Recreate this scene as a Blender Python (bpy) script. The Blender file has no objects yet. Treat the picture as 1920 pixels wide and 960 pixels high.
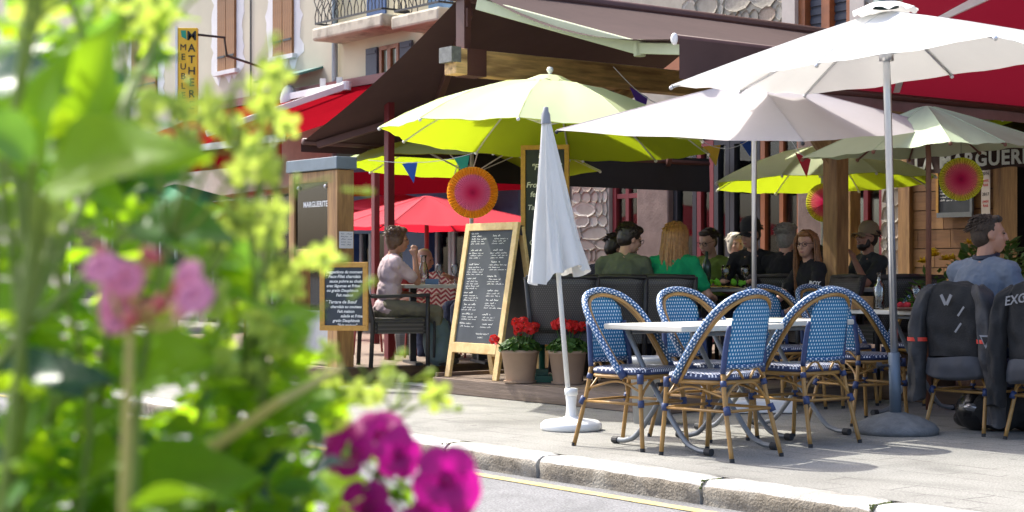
import bpy, bmesh, math, random
from mathutils import Vector, Matrix, Euler
R = math.radians
rnd = random.Random(7)
sc = bpy.context.scene
col = sc.collection

# ---------------- camera, world, sun, exposure ----------------
F, HZ, HC = 3088.0, 510.0, 1.0            # focal length and horizon (photo pixels), eye height (m)
cam = bpy.data.cameras.new('camera'); camo = bpy.data.objects.new('camera', cam); col.objects.link(camo)
camo.location = (0, 0, HC); camo.rotation_euler = (R(90), 0, 0)
cam.sensor_width = 36; cam.lens = 36 * F / 1920
cam.shift_y = (HZ - 480) / 1920
cam.clip_start = .05; cam.clip_end = 2000
cam.dof.use_dof = True; cam.dof.focus_distance = 10.6; cam.dof.aperture_fstop = 6.2; cam.dof.aperture_blades = 9
sc.camera = camo

SUN_AZ = Vector((-.72, .694, 0)).normalized(); SUN_EL = R(53)
world = bpy.data.worlds.new('World'); sc.world = world; world.use_nodes = True
nt = world.node_tree; bg = nt.nodes['Background']
sky = nt.nodes.new('ShaderNodeTexSky'); sky.sky_type = 'NISHITA'; sky.sun_disc = False
sky.sun_elevation = SUN_EL; sky.sun_rotation = math.atan2(SUN_AZ.x, SUN_AZ.y); sky.dust_density = 4; sky.air_density = .75
nt.links.new(sky.outputs[0], bg.inputs[0]); bg.inputs[1].default_value = .15
sl = bpy.data.lights.new('sun', 'SUN'); sl.energy = 2.4; sl.angle = R(.6); sl.color = (1, .965, .86)
so = bpy.data.objects.new('sun', sl); col.objects.link(so)
sd = SUN_AZ * math.cos(SUN_EL) + Vector((0, 0, math.sin(SUN_EL)))
so.rotation_euler = (-sd).to_track_quat('-Z', 'Y').to_euler(); so.location = sd * 40

sc.view_settings.view_transform = 'Standard'; sc.view_settings.look = 'None'
sc.view_settings.exposure = 1.6; sc.view_settings.gamma = 1; sc.view_settings.use_curve_mapping = False
sc.cycles.use_denoising = True
sc.cycles.max_bounces = 8; sc.cycles.transparent_max_bounces = 12; sc.cycles.caustics_reflective = False; sc.cycles.caustics_refractive = False
sc.cycles.sample_clamp_indirect = 6

# ---------------- street frame ----------------
SD = Vector((-.607, .794, 0)).normalized()      # along the street, away to the left
PD = Vector((SD.y, -SD.x, 0))                   # from the street towards the restaurant
def W(s, p, z=0): return SD * s + PD * p + Vector((0, 0, z))
def SP(v): return v.x * SD.x + v.y * SD.y, v.x * PD.x + v.y * PD.y
def at(px, d, z=0): return Vector(((px - 960) / F * d, d, z))
def gnd(px, py, z=0):
    d = F * (HC - z) / (py - HZ); return at(px, d, z)
def onP(px, p):                                 # S coordinate where the view column px meets the plane P = p
    k = (px - 960) / F
    return (p * PD.x - k * p * PD.y) / (k * SD.y - SD.x)
def zat(py, d): return HC + (HZ - py) * d / F
ANG_S = math.atan2(SD.y, SD.x)                  # rotation that lays local +X along the street
ANG_P = math.atan2(PD.y, PD.x)

# ---------------- materials ----------------
MATS = {}
def mat(name, c, rough=.6, metal=0, var=.12, vs=6, bump=0, bs=60, trans=None, tmix=.45, spec=.5, coat=0, alpha=1, stretch=None, emit=0, sss=0, stain=None, stain_s=2.0):
    if name in MATS: return MATS[name]
    m = bpy.data.materials.new(name); m.use_nodes = True; MATS[name] = m
    n, l = m.node_tree.nodes, m.node_tree.links
    b = n['Principled BSDF']; out = n['Material Output']
    b.inputs['Roughness'].default_value = rough; b.inputs['Metallic'].default_value = metal
    b.inputs['Specular IOR Level'].default_value = spec; b.inputs['Coat Weight'].default_value = coat
    c4 = (*c, 1); b.inputs['Base Color'].default_value = c4
    tc = n.new('ShaderNodeTexCoord'); mp = n.new('ShaderNodeMapping'); l.new(tc.outputs['Object'], mp.inputs[0])
    if stretch: mp.inputs['Scale'].default_value = stretch
    colsock = None
    if var:
        nz = n.new('ShaderNodeTexNoise'); nz.inputs['Scale'].default_value = vs; nz.inputs['Detail'].default_value = 6; nz.inputs['Roughness'].default_value = .62
        l.new(mp.outputs[0], nz.inputs['Vector'])
        rp = n.new('ShaderNodeValToRGB'); l.new(nz.outputs[0], rp.inputs[0])
        rp.color_ramp.elements[0].position = .3; rp.color_ramp.elements[1].position = .72
        rp.color_ramp.elements[0].color = (*[max(0, x * (1 - var)) for x in c], 1)
        rp.color_ramp.elements[1].color = (*[min(1, x * (1 + var)) for x in c], 1)
        colsock = rp.outputs[0]
        if stain:
            n2 = n.new('ShaderNodeTexNoise'); n2.inputs['Scale'].default_value = stain_s; n2.inputs['Detail'].default_value = 8; l.new(mp.outputs[0], n2.inputs['Vector'])
            r2 = n.new('ShaderNodeValToRGB'); r2.color_ramp.elements[0].position = .48; r2.color_ramp.elements[1].position = .7; l.new(n2.outputs[0], r2.inputs[0])
            mx = n.new('ShaderNodeMix'); mx.data_type = 'RGBA'; l.new(r2.outputs[0], mx.inputs[0]); l.new(colsock, mx.inputs[6]); mx.inputs[7].default_value = (*stain, 1)
            colsock = mx.outputs[2]
        l.new(colsock, b.inputs['Base Color'])
    if bump:
        nb = n.new('ShaderNodeTexNoise'); nb.inputs['Scale'].default_value = bs; nb.inputs['Detail'].default_value = 5; l.new(mp.outputs[0], nb.inputs['Vector'])
        bn = n.new('ShaderNodeBump'); bn.inputs['Strength'].default_value = bump; bn.inputs['Distance'].default_value = .01
        l.new(nb.outputs[0], bn.inputs['Height']); l.new(bn.outputs[0], b.inputs['Normal'])
    if sss:
        b.inputs['Subsurface Weight'].default_value = sss; b.inputs['Subsurface Radius'].default_value = (.02, .008, .004)
    if emit:
        b.inputs['Emission Color'].default_value = c4; b.inputs['Emission Strength'].default_value = emit
    if trans:
        t = n.new('ShaderNodeBsdfTranslucent'); t.inputs[0].default_value = (*trans, 1)
        ms = n.new('ShaderNodeMixShader'); ms.inputs[0].default_value = tmix
        l.new(b.outputs[0], ms.inputs[1]); l.new(t.outputs[0], ms.inputs[2]); l.new(ms.outputs[0], out.inputs[0])
    return m
def glass_mat(name, c=(1, 1, 1), rough=.02, t=1, ior=1.45):
    m = mat(name, c, rough=rough, var=0); b = m.node_tree.nodes['Principled BSDF']
    b.inputs['Transmission Weight'].default_value = t; b.inputs['IOR'].default_value = ior
    return m
def thin_glass(name, tint=(.9, .93, .93), refl=.35):
    if name in MATS: return MATS[name]
    m = bpy.data.materials.new(name); m.use_nodes = True; MATS[name] = m
    n, l = m.node_tree.nodes, m.node_tree.links; n.remove(n['Principled BSDF']); out = n['Material Output']
    g = n.new('ShaderNodeBsdfGlossy'); g.inputs['Roughness'].default_value = .04
    t = n.new('ShaderNodeBsdfTransparent'); t.inputs[0].default_value = (*tint, 1)
    fr = n.new('ShaderNodeFresnel'); fr.inputs[0].default_value = 1.5
    ad = n.new('ShaderNodeMath'); ad.operation = 'ADD'; ad.inputs[1].default_value = refl * .2; l.new(fr.outputs[0], ad.inputs[0])
    ms = n.new('ShaderNodeMixShader'); l.new(ad.outputs[0], ms.inputs[0]); l.new(t.outputs[0], ms.inputs[1]); l.new(g.outputs[0], ms.inputs[2]); l.new(ms.outputs[0], out.inputs[0])
    return m
def weave_mat(name, base, dot, cell=.022, size=.30, trans=.0, rough=.45, shape='dot'):
    m = bpy.data.materials.new(name); m.use_nodes = True; MATS[name] = m
    n, l = m.node_tree.nodes, m.node_tree.links; b = n['Principled BSDF']; b.inputs['Roughness'].default_value = rough
    uv = n.new('ShaderNodeUVMap'); sx = n.new('ShaderNodeSeparateXYZ'); l.new(uv.outputs[0], sx.inputs[0])
    def mt(op, a, bb=None, c=None):
        k = n.new('ShaderNodeMath'); k.operation = op
        for i, v in enumerate((a, bb, c)):
            if v is None: continue
            if isinstance(v, (int, float)): k.inputs[i].default_value = v
            else: l.new(v, k.inputs[i])
        return k.outputs[0]
    u = mt('DIVIDE', sx.outputs[0], cell); v = mt('DIVIDE', sx.outputs[1], cell)
    if shape == 'zigzag':
        a = mt('PINGPONG', u, 1.0); w = mt('ADD', v, mt('MULTIPLY', a, .9)); msk = mt('GREATER_THAN', mt('FRACT', w), .55); hgt = msk
    else:
        row = mt('FLOOR', v); off = mt('MULTIPLY', mt('MODULO', row, 2.0), .5)
        fu = mt('ABSOLUTE', mt('SUBTRACT', mt('FRACT', mt('ADD', u, off)), .5)); fv = mt('ABSOLUTE', mt('SUBTRACT', mt('FRACT', v), .5))
        msk = mt('MULTIPLY', mt('LESS_THAN', fu, size * .82), mt('LESS_THAN', fv, size * 1.05))
        hgt = mt('MULTIPLY', mt('SUBTRACT', .5, fu), mt('SUBTRACT', .5, fv))
    mx = n.new('ShaderNodeMix'); mx.data_type = 'RGBA'; l.new(msk, mx.inputs[0]); mx.inputs[6].default_value = (*base, 1); mx.inputs[7].default_value = (*dot, 1)
    l.new(mx.outputs[2], b.inputs['Base Color'])
    bn = n.new('ShaderNodeBump'); bn.inputs['Strength'].default_value = .6; bn.inputs['Distance'].default_value = .004; l.new(hgt, bn.inputs['Height']); l.new(bn.outputs[0], b.inputs['Normal'])
    if trans:
        t = n.new('ShaderNodeBsdfTranslucent'); l.new(mx.outputs[2], t.inputs[0]); ms = n.new('ShaderNodeMixShader'); ms.inputs[0].default_value = trans
        l.new(b.outputs[0], ms.inputs[1]); l.new(t.outputs[0], ms.inputs[2]); l.new(ms.outputs[0], n['Material Output'].inputs[0])
    return m

# ---------------- mesh builder ----------------
class MB:
    def __init__(s): s.v = []; s.f = []; s.uv = []; s.mi = []; s.cur = 0
    def add(s, vs, fs, uvs=None):
        o = len(s.v); s.v += [tuple(x) for x in vs]
        s.uv += uvs if uvs else [(0, 0)] * len(vs)
        s.f += [tuple(i + o for i in f) for f in fs]; s.mi += [s.cur] * len(fs); return s
    def box(s, c, d, M=None, taper=None):
        c = Vector(c); x, y, z = d[0] / 2, d[1] / 2, d[2] / 2
        vs = []
        for k in (-1, 1):
            t = 1 if (taper is None or k < 0) else taper
            for (i, j) in ((-1, -1), (1, -1), (1, 1), (-1, 1)): vs.append(Vector((i * x * t, j * y * t, k * z)))
        if M is not None: vs = [M @ v for v in vs]
        s.add([v + c for v in vs], [(3, 2, 1, 0), (4, 5, 6, 7), (0, 1, 5, 4), (1, 2, 6, 5), (2, 3, 7, 6), (3, 0, 4, 7)],
              [(v.x, v.z) for v in vs]); return s
    def bar(s, a, b, w, h, up=Vector((0, 0, 1))):
        a, b = Vector(a), Vector(b); d = b - a; L = d.length; d = d / L
        if abs(d.dot(up)) > .99: up = Vector((1, 0, 0))
        sx = d.cross(up).normalized(); uz = sx.cross(d)
        M = Matrix((sx, d, uz)).transposed(); return s.box((a + b) / 2, (w, L, h), M)
    def tube(s, pts, r, n=8, cap=True, uvl=None):
        pts = [Vector(p) for p in pts]; N = len(pts)
        if not hasattr(r, '__len__'): r = [r] * N
        t0 = (pts[1] - pts[0]).normalized(); ref = Vector((0, 0, 1)) if abs(t0.z) < .9 else Vector((1, 0, 0))
        nx = t0.cross(ref).normalized(); vs = []; uvs = []; L = 0; base = len(s.v)
        for i, p in enumerate(pts):
            t = (pts[min(i + 1, N - 1)] - pts[max(i - 1, 0)])
            t = t.normalized() if t.length > 1e-9 else t0
            nx = (nx - t * nx.dot(t)); nx = nx.normalized() if nx.length > 1e-6 else t.orthogonal().normalized()
            ny = t.cross(nx)
            if i: L += (p - pts[i - 1]).length
            for k in range(n + 1):
                a = 2 * math.pi * k / n; vs.append(p + (nx * math.cos(a) + ny * math.sin(a)) * r[i]); uvs.append((2 * math.pi * (sum(r) / N) * k / n, L))
        fs = [(i * (n + 1) + k, i * (n + 1) + k + 1, (i + 1) * (n + 1) + k + 1, (i + 1) * (n + 1) + k) for i in range(N - 1) for k in range(n)]
        if cap:
            fs.append(tuple(reversed(range(n)))); o = (N - 1) * (n + 1); fs.append(tuple(o + k for k in range(n)))
        return s.add(vs, fs, uvs)
    def lathe(s, prof, c=(0, 0, 0), n=20, fold=None):
        c = Vector(c); vs = []; uvs = []
        for (r, z) in prof:
            for k in range(n + 1):
                a = 2 * math.pi * k / n; rr = r * (fold(a, z) if fold else 1)
                vs.append(c + Vector((rr * math.cos(a), rr * math.sin(a), z))); uvs.append((a, z))
        fs = [(i * (n + 1) + k, i * (n + 1) + k + 1, (i + 1) * (n + 1) + k + 1, (i + 1) * (n + 1) + k) for i in range(len(prof) - 1) for k in range(n)]
        return s.add(vs, fs, uvs)
    def ball(s, c, r, n=10, m=7, M=None):
        c = Vector(c); r = r if hasattr(r, '__len__') else (r, r, r); vs = []
        for i in range(m + 1):
            ph = math.pi * i / m
            for k in range(n):
                a = 2 * math.pi * k / n; v = Vector((r[0] * math.sin(ph) * math.cos(a), r[1] * math.sin(ph) * math.sin(a), -r[2] * math.cos(ph)))
                vs.append(c + (M @ v if M is not None else v))
        fs = [(i * n + k, i * n + (k + 1) % n, (i + 1) * n + (k + 1) % n, (i + 1) * n + k) for i in range(m) for k in range(n)]
        return s.add(vs, fs)
    def grid(s, fn, nu, nv):
        vs = []; uvs = []
        for j in range(nv + 1):
            for i in range(nu + 1):
                r = fn(i / nu, j / nv)
                if len(r) == 2: vs.append(r[0]); uvs.append(r[1])
                else: vs.append(r); uvs.append((i / nu, j / nv))
        return s.add(vs, [(j * (nu + 1) + i, j * (nu + 1) + i + 1, (j + 1) * (nu + 1) + i + 1, (j + 1) * (nu + 1) + i) for j in range(nv) for i in range(nu)], uvs)
    def prism(s, poly, z0, z1):
        n = len(poly); vs = [(x, y, z0) for x, y in poly] + [(x, y, z1) for x, y in poly]
        return s.add(vs, [tuple(reversed(range(n))), tuple(range(n, 2 * n))] + [(i, (i + 1) % n, n + (i + 1) % n, n + i) for i in range(n)], [(v[0], v[1]) for v in vs])
    def mesh(s, name, mats, smooth=False):
        me = bpy.data.meshes.new(name); me.from_pydata(s.v, [], s.f)
        for m in (mats if isinstance(mats, (list, tuple)) else [mats]): me.materials.append(m)
        me.polygons.foreach_set('material_index', s.mi)
        if smooth: me.polygons.foreach_set('use_smooth', [True] * len(me.polygons))
        ul = me.uv_layers.new(name='UVMap'); vi = [0] * len(me.loops); me.loops.foreach_get('vertex_index', vi)
        fl = []
        for i in vi: fl += s.uv[i]
        ul.data.foreach_set('uv', fl); me.update(); return me
    def build(s, name, mats, parent=None, smooth=False, bevel=0, bseg=2, solid=0, sub=0):
        return put(name, s.mesh(name, mats, smooth), parent, bevel=bevel, bseg=bseg, solid=solid, sub=sub)
def put(name, me, parent=None, loc=None, rz=None, bevel=0, bseg=2, solid=0, sub=0, M=None):
    o = bpy.data.objects.new(name, me); col.objects.link(o)
    if parent is not None: o.parent = parent
    if M is not None: o.matrix_basis = M
    if loc is not None: o.location = loc
    if rz is not None: o.rotation_euler = (0, 0, rz)
    if solid: md = o.modifiers.new('solid', 'SOLIDIFY'); md.thickness = solid; md.offset = 0
    if bevel: md = o.modifiers.new('bevel', 'BEVEL'); md.width = bevel; md.segments = bseg; md.limit_method = 'ANGLE'
    if sub: md = o.modifiers.new('sub', 'SUBSURF'); md.levels = sub; md.render_levels = sub
    return o
def tag(o, label=None, cat=None, group=None, kind=None):
    if label: o['label'] = label
    if cat: o['category'] = cat
    if group: o['group'] = group
    if kind: o['kind'] = kind
    return o
def thing(name, label, cat, loc=(0, 0, 0), rz=0, group=None):
    o = bpy.data.objects.new(name, None); col.objects.link(o); o.empty_display_size = .1
    o.location = loc; o.rotation_euler = (0, 0, rz); return tag(o, label, cat, group)
def dup(o, loc=None, rz=None, label=None, parent=None, group=None):
    def rec(src, par):
        c = src.copy(); col.objects.link(c)
        if par is not None: c.parent = par
        for ch in list(src.children): rec(ch, c)
        return c
    c = rec(o, parent)
    if loc is not None: c.location = loc
    if rz is not None: c.rotation_euler = (0, 0, rz)
    if label: c['label'] = label
    if group: c['group'] = group
    return c
def applied(o):                                   # bake modifiers into the mesh
    dg = bpy.context.evaluated_depsgraph_get(); me = bpy.data.meshes.new_from_object(o.evaluated_get(dg))
    o.modifiers.clear(); old = o.data; o.data = me; bpy.data.meshes.remove(old); return o
def remesh(mb, name, m, parent, voxel=.011, smooth=3, noise=0, ns=.05):
    o = mb.build(name, m, parent, smooth=True)
    md = o.modifiers.new('r', 'REMESH'); md.mode = 'VOXEL'; md.voxel_size = voxel; md.use_smooth_shade = True
    if smooth: s2 = o.modifiers.new('s', 'SMOOTH'); s2.factor = .5; s2.iterations = smooth
    if noise:
        tx = bpy.data.textures.new('folds', 'CLOUDS'); tx.noise_scale = ns; d = o.modifiers.new('d', 'DISPLACE'); d.texture = tx; d.strength = noise; d.mid_level = .5
    applied(o)
    if len(o.data.materials) == 0: o.data.materials.append(m)
    return o
def text_mesh(body, size, m, extr=.0005, shear=0, offset=0, align='LEFT', space=1):
    cu = bpy.data.curves.new('t', 'FONT'); cu.body = body; cu.size = size; cu.extrude = extr; cu.shear = shear; cu.offset = offset; cu.align_x = align; cu.resolution_u = 3; cu.space_character = space
    o = bpy.data.objects.new('t', cu); col.objects.link(o)
    dg = bpy.context.evaluated_depsgraph_get(); dg.update(); me = bpy.data.meshes.new_from_object(o.evaluated_get(dg))
    bpy.data.objects.remove(o); bpy.data.curves.remove(cu); me.materials.clear(); me.materials.append(m); return me
def frame(xdir, ydir, o):                         # matrix with local x, y axes and origin
    x = Vector(xdir).normalized(); y = Vector(ydir); y = (y - x * y.dot(x)).normalized(); z = x.cross(y)
    M = Matrix((x, y, z)).transposed().to_4x4(); M.translation = Vector(o); return M
def scribble(mb, x, y, L, h, w=.0035, r=rnd):     # a run of chalk handwriting in the local xy plane
    X = x; px, py = x, y
    while X < x + L:
        wl = min(r.uniform(.025, .08), x + L - X); e = X + wl; up = True
        while X < e:
            nx = X + r.uniform(.004, .008); ny = y + (h * (r.uniform(.55, 1.0) if r.random() > .2 else 1.5) if up else r.uniform(-.1, .12) * h)
            d = Vector((nx - px, ny - py, 0)); nrm = Vector((-d.y, d.x, 0)).normalized() * w / 2
            if d.length < .05: mb.add([(px - nrm.x, py - nrm.y, 0), (nx - nrm.x, ny - nrm.y, 0), (nx + nrm.x, ny + nrm.y, 0), (px + nrm.x, py + nrm.y, 0)], [(0, 1, 2, 3)])
            px, py = nx, ny; X = nx; up = not up
        X += r.uniform(.012, .022); px, py = X, y
# ---------------- common materials ----------------
def ground_mat(name, c, dark, joint, bw, bh, jstr, speck=.35):
    m = mat(name, c, rough=.85, var=.16, vs=1.3, stain=dark, stain_s=.7)
    n, l = m.node_tree.nodes, m.node_tree.links; b = n['Principled BSDF']; src = b.inputs['Base Color'].links[0].from_socket
    tc = n.new('ShaderNodeTexCoord'); mp = n.new('ShaderNodeMapping'); mp.inputs['Rotation'].default_value = (0, 0, -ANG_S); l.new(tc.outputs['Object'], mp.inputs[0])
    sp = n.new('ShaderNodeTexNoise'); sp.inputs['Scale'].default_value = 90; sp.inputs['Detail'].default_value = 4; l.new(mp.outputs[0], sp.inputs['Vector'])
    sr = n.new('ShaderNodeMapRange'); sr.inputs[1].default_value = .3; sr.inputs[2].default_value = .7; sr.inputs[3].default_value = 1 - speck; sr.inputs[4].default_value = 1 + speck; l.new(sp.outputs[0], sr.inputs[0])
    mu = n.new('ShaderNodeMix'); mu.data_type = 'RGBA'; mu.blend_type = 'MULTIPLY'; mu.inputs[0].default_value = 1; l.new(src, mu.inputs[6]); l.new(sr.outputs[0], mu.inputs[7])
    last = mu.outputs[2]; bn = n.new('ShaderNodeBump'); bn.inputs['Strength'].default_value = .5; bn.inputs['Distance'].default_value = .008; l.new(sp.outputs[0], bn.inputs['Height'])
    if jstr:
        wz = n.new('ShaderNodeTexNoise'); wz.inputs['Scale'].default_value = 1.8; l.new(mp.outputs[0], wz.inputs['Vector'])
        ad = n.new('ShaderNodeMixRGB'); ad.blend_type = 'ADD'; ad.inputs[0].default_value = .16; l.new(mp.outputs[0], ad.inputs[1]); l.new(wz.outputs[1], ad.inputs[2])
        br = n.new('ShaderNodeTexBrick'); br.inputs['Scale'].default_value = 1; br.inputs['Brick Width'].default_value = bw; br.inputs['Row Height'].default_value = bh; br.inputs['Mortar Size'].default_value = .007; br.inputs['Mortar Smooth'].default_value = .6
        br.inputs['Color1'].default_value = br.inputs['Color2'].default_value = (1, 1, 1, 1); br.inputs['Mortar'].default_value = (0, 0, 0, 1); l.new(ad.outputs[0], br.inputs['Vector'])
        msk = n.new('ShaderNodeTexNoise'); msk.inputs['Scale'].default_value = 3.2; l.new(mp.outputs[0], msk.inputs['Vector'])
        mr = n.new('ShaderNodeMapRange'); mr.inputs[1].default_value = .42; mr.inputs[2].default_value = .62; mr.inputs[3].default_value = 0; mr.inputs[4].default_value = jstr; l.new(msk.outputs[0], mr.inputs[0])
        fm = n.new('ShaderNodeMath'); fm.operation = 'MULTIPLY'; l.new(br.outputs['Fac'], fm.inputs[0]); l.new(mr.outputs[0], fm.inputs[1])
        mj = n.new('ShaderNodeMix'); mj.data_type = 'RGBA'; l.new(fm.outputs[0], mj.inputs[0]); l.new(last, mj.inputs[6]); mj.inputs[7].default_value = (*joint, 1); last = mj.outputs[2]
    vo = n.new('ShaderNodeTexVoronoi'); vo.inputs['Scale'].default_value = 2.6; l.new(mp.outputs[0], vo.inputs['Vector'])
    vr = n.new('ShaderNodeMapRange'); vr.inputs[1].default_value = .035; vr.inputs[2].default_value = .075; vr.inputs[3].default_value = .55; vr.inputs[4].default_value = 1; l.new(vo.outputs['Distance'], vr.inputs[0])
    st = n.new('ShaderNodeTexNoise'); st.inputs['Scale'].default_value = .9; st.inputs['Detail'].default_value = 9; st.inputs['Distortion'].default_value = 1.5; l.new(mp.outputs[0], st.inputs['Vector'])
    s2 = n.new('ShaderNodeMapRange'); s2.inputs[1].default_value = .52; s2.inputs[2].default_value = .68; s2.inputs[3].default_value = 1; s2.inputs[4].default_value = .72; l.new(st.outputs[0], s2.inputs[0])
    pm = n.new('ShaderNodeMath'); pm.operation = 'MULTIPLY'; l.new(vr.outputs[0], pm.inputs[0]); l.new(s2.outputs[0], pm.inputs[1])
    gm = n.new('ShaderNodeMix'); gm.data_type = 'RGBA'; gm.blend_type = 'MULTIPLY'; gm.inputs[0].default_value = 1; l.new(last, gm.inputs[6]); l.new(pm.outputs[0], gm.inputs[7]); last = gm.outputs[2]
    l.new(last, b.inputs['Base Color']); l.new(bn.outputs[0], b.inputs['Normal']); return m
m_pave = ground_mat('paving', (.226, .222, .204), (.170, .166, .15), (.065, .06, .055), .42, .21, .95)
m_road = ground_mat('asphalt', (.165, .165, .17), (.13, .13, .132), (.05, .05, .05), 3, 1.1, .5, .45)
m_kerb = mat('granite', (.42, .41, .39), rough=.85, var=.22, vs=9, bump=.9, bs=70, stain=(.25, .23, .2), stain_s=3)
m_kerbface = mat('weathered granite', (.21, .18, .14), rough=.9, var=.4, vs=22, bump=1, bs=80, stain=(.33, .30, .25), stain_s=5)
m_yline = mat('worn yellow paint', (.50, .38, .14), rough=.85, var=.2, vs=12, stain=(.22, .21, .19), stain_s=9)
m_white = mat('white plastic', (.78, .78, .76), rough=.4, var=.04)
m_chrome = mat('brushed steel', (.62, .63, .65), rough=.28, metal=.9, var=.05)
m_greymetal = mat('grey lacquered tube', (.20, .215, .23), rough=.42, metal=.35, var=.15)
m_darkmetal = mat('dark metal', (.03, .03, .035), rough=.45, metal=.4, var=.1)
m_black = mat('black rubber', (.018, .018, .02), rough=.7, var=.2)
m_wood = mat('golden timber', (.36, .20, .075), rough=.65, var=.35, vs=5, stretch=(6, 6, .7), bump=.25, bs=30, stain=(.2, .10, .04), stain_s=2.2)
m_woodx = mat('golden timber beam', (.62, .39, .165), rough=.65, var=.35, vs=5, stretch=(.7, 6, 6), bump=.25, bs=30, stain=(.2, .10, .04), stain_s=2.2)
m_pine = mat('pale pine', (.66, .47, .21), rough=.55, var=.13, vs=5, stretch=(6, 6, .8), bump=.1, bs=30, stain=(.55, .34, .13), stain_s=1.5)
m_pine2 = mat('varnished orange wood', (.52, .27, .05), rough=.45, var=.15, vs=5, stretch=(6, 6, .8))
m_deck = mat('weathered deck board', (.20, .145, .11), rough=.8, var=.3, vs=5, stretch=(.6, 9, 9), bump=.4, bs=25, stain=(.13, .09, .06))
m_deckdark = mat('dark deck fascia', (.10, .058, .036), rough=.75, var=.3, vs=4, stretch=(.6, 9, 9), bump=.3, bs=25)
m_slate = mat('chalkboard slate', (.042, .050, .062), rough=.8, var=.2, vs=4, stain=(.065, .073, .085), stain_s=2.5)
m_chalk = mat('white chalk', (.75, .75, .73), rough=.9, var=0)
m_cream = mat('cream render', (.53, .485, .37), rough=.9, var=.08, vs=.8, bump=.15, bs=40, stain=(.44, .40, .31), stain_s=.6)
m_cream2 = mat('pale yellow render', (.60, .54, .38), rough=.9, var=.06, vs=.8)
m_patch = mat('fresh white plaster', (.68, .67, .66), rough=.9, var=.06, vs=4)
m_shutter = mat('brown shutter wood', (.25, .115, .036), rough=.6, var=.3, vs=4, stretch=(8, 8, .7), bump=.2)
m_blueshut = mat('slate blue shutter', (.055, .062, .085), rough=.6, var=.1)
m_iron = mat('wrought iron', (.02, .02, .022), rough=.5, var=.1)
m_pipe = mat('zinc pipe', (.30, .36, .40), rough=.5, metal=.4, var=.1)
m_redcloth = mat('red awning cloth', (.25, .005, .012), rough=1, var=.08, vs=2, bump=.2, bs=3, trans=(.25, .004, .010), tmix=.4, spec=0)
m_brown = mat('brown awning cloth', (.105, .062, .058), rough=.85, var=.12, vs=3, bump=.25, bs=4, trans=(.004, .002, .002), tmix=.4)
m_burg = mat('burgundy awning cloth', (.14, .010, .020), rough=.8, var=.06, vs=3, trans=(.09, .003, .010), tmix=.5)
m_palegreen = mat('pale green metal', (.42, .46, .30), rough=.5, var=.05)
m_brownmetal = mat('brown lacquered metal', (.09, .035, .028), rough=.5, var=.15)
m_redmetal = mat('dark red metal', (.16, .016, .02), rough=.45, var=.1)
m_blue = mat('shopfront blue', (.035, .085, .22), rough=.5, var=.1)
m_glass = thin_glass('window glass', (.75, .8, .8), .1)
m_clear = thin_glass('clear glassware', (.93, .95, .95), .25)
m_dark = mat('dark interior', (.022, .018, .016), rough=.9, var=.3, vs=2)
m_pink = mat('pink stone', (.165, .115, .098), rough=.9, var=.2, vs=5, bump=.4, bs=30, stain=(.26, .19, .16), stain_s=2)
m_redframe = mat('red window frame', (.17, .012, .016), rough=.5, var=.1)
m_orframe = mat('orange window frame', (.27, .09, .03), rough=.5, var=.2)
m_beige = mat('beige curtain', (.22, .185, .14), rough=.9, var=.1)

# ---------------- ground ----------------
def sheet(name, m, s0, s1, p0, p1, z, kind='structure', parent=None):
    return tag(MB().add([W(s0, p0, z), W(s0, p1, z), W(s1, p1, z), W(s1, p0, z)], [(0, 1, 2, 3)]).build(name, m, parent), kind=kind)
KP = 5.53
sheet('road', m_road, -120, 320, -120, KP + .1, -.12)
sheet('pavement', m_pave, -120, 320, KP + .17, 160, 0)
yl = MB()
y0 = 3.0
while y0 < 16:
    yl.add([W(y0, KP - .20, -.116), W(y0, KP - .115, -.116), W(y0 + .5, KP - .115 + rnd.uniform(-.002, .002), -.116), W(y0 + .5, KP - .20, -.116)], [(0, 1, 2, 3)]); y0 += .5
tag(yl.build('road_line', m_yline), kind='structure')
kerb = bpy.data.objects.new('kerb', None); col.objects.link(kerb); kerb['kind'] = 'structure'
joints = [.3, 1.4, 2.5, 3.63, 4.70, 5.75, 7.02, 7.9, 8.95, 10.0, 11.1, 12.2, 13.3, 14.4, 15.5, 16.6]
for a, b in zip(joints[:-1], joints[1:]):
    k = MB(); n = 14; prof = [(0.0, -.14), (.006, -.09), (.0, -.05), (.008, -.026), (.022, -.01), (.05, .002), (.09, .004), (.18, .002), (.182, -.14)]
    jit = [[rnd.uniform(-.007, .007) for _ in prof] for _ in range(n + 1)]
    vs = []
    for i in range(n + 1):
        s = a + .012 + (b - a - .024) * i / n; e = min(i, n - i); sh = .010 if e == 0 else 0
        for j, (dp, z) in enumerate(prof): vs.append(W(s, KP + dp + (jit[i][j] * (1 if j < 6 else .3)) + (sh if j < 5 else 0), z + (jit[i][j] * .35 if 2 < j < 8 else 0) - (sh * .7 if 2 < j < 8 else 0)))
    N = len(prof); k.add(vs, [(i * N + j, (i + 1) * N + j, (i + 1) * N + j + 1, i * N + j + 1) for i in range(n) for j in range(N - 1)]); k.add(vs[:N], [tuple(range(N))]); k.add(vs[-N:], [tuple(reversed(range(N)))])
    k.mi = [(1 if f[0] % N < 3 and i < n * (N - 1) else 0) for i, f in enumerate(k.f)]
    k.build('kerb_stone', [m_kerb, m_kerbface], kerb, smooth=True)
m_moss = mat('moss', (.10, .13, .03), rough=.95, var=.4, vs=40)
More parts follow.
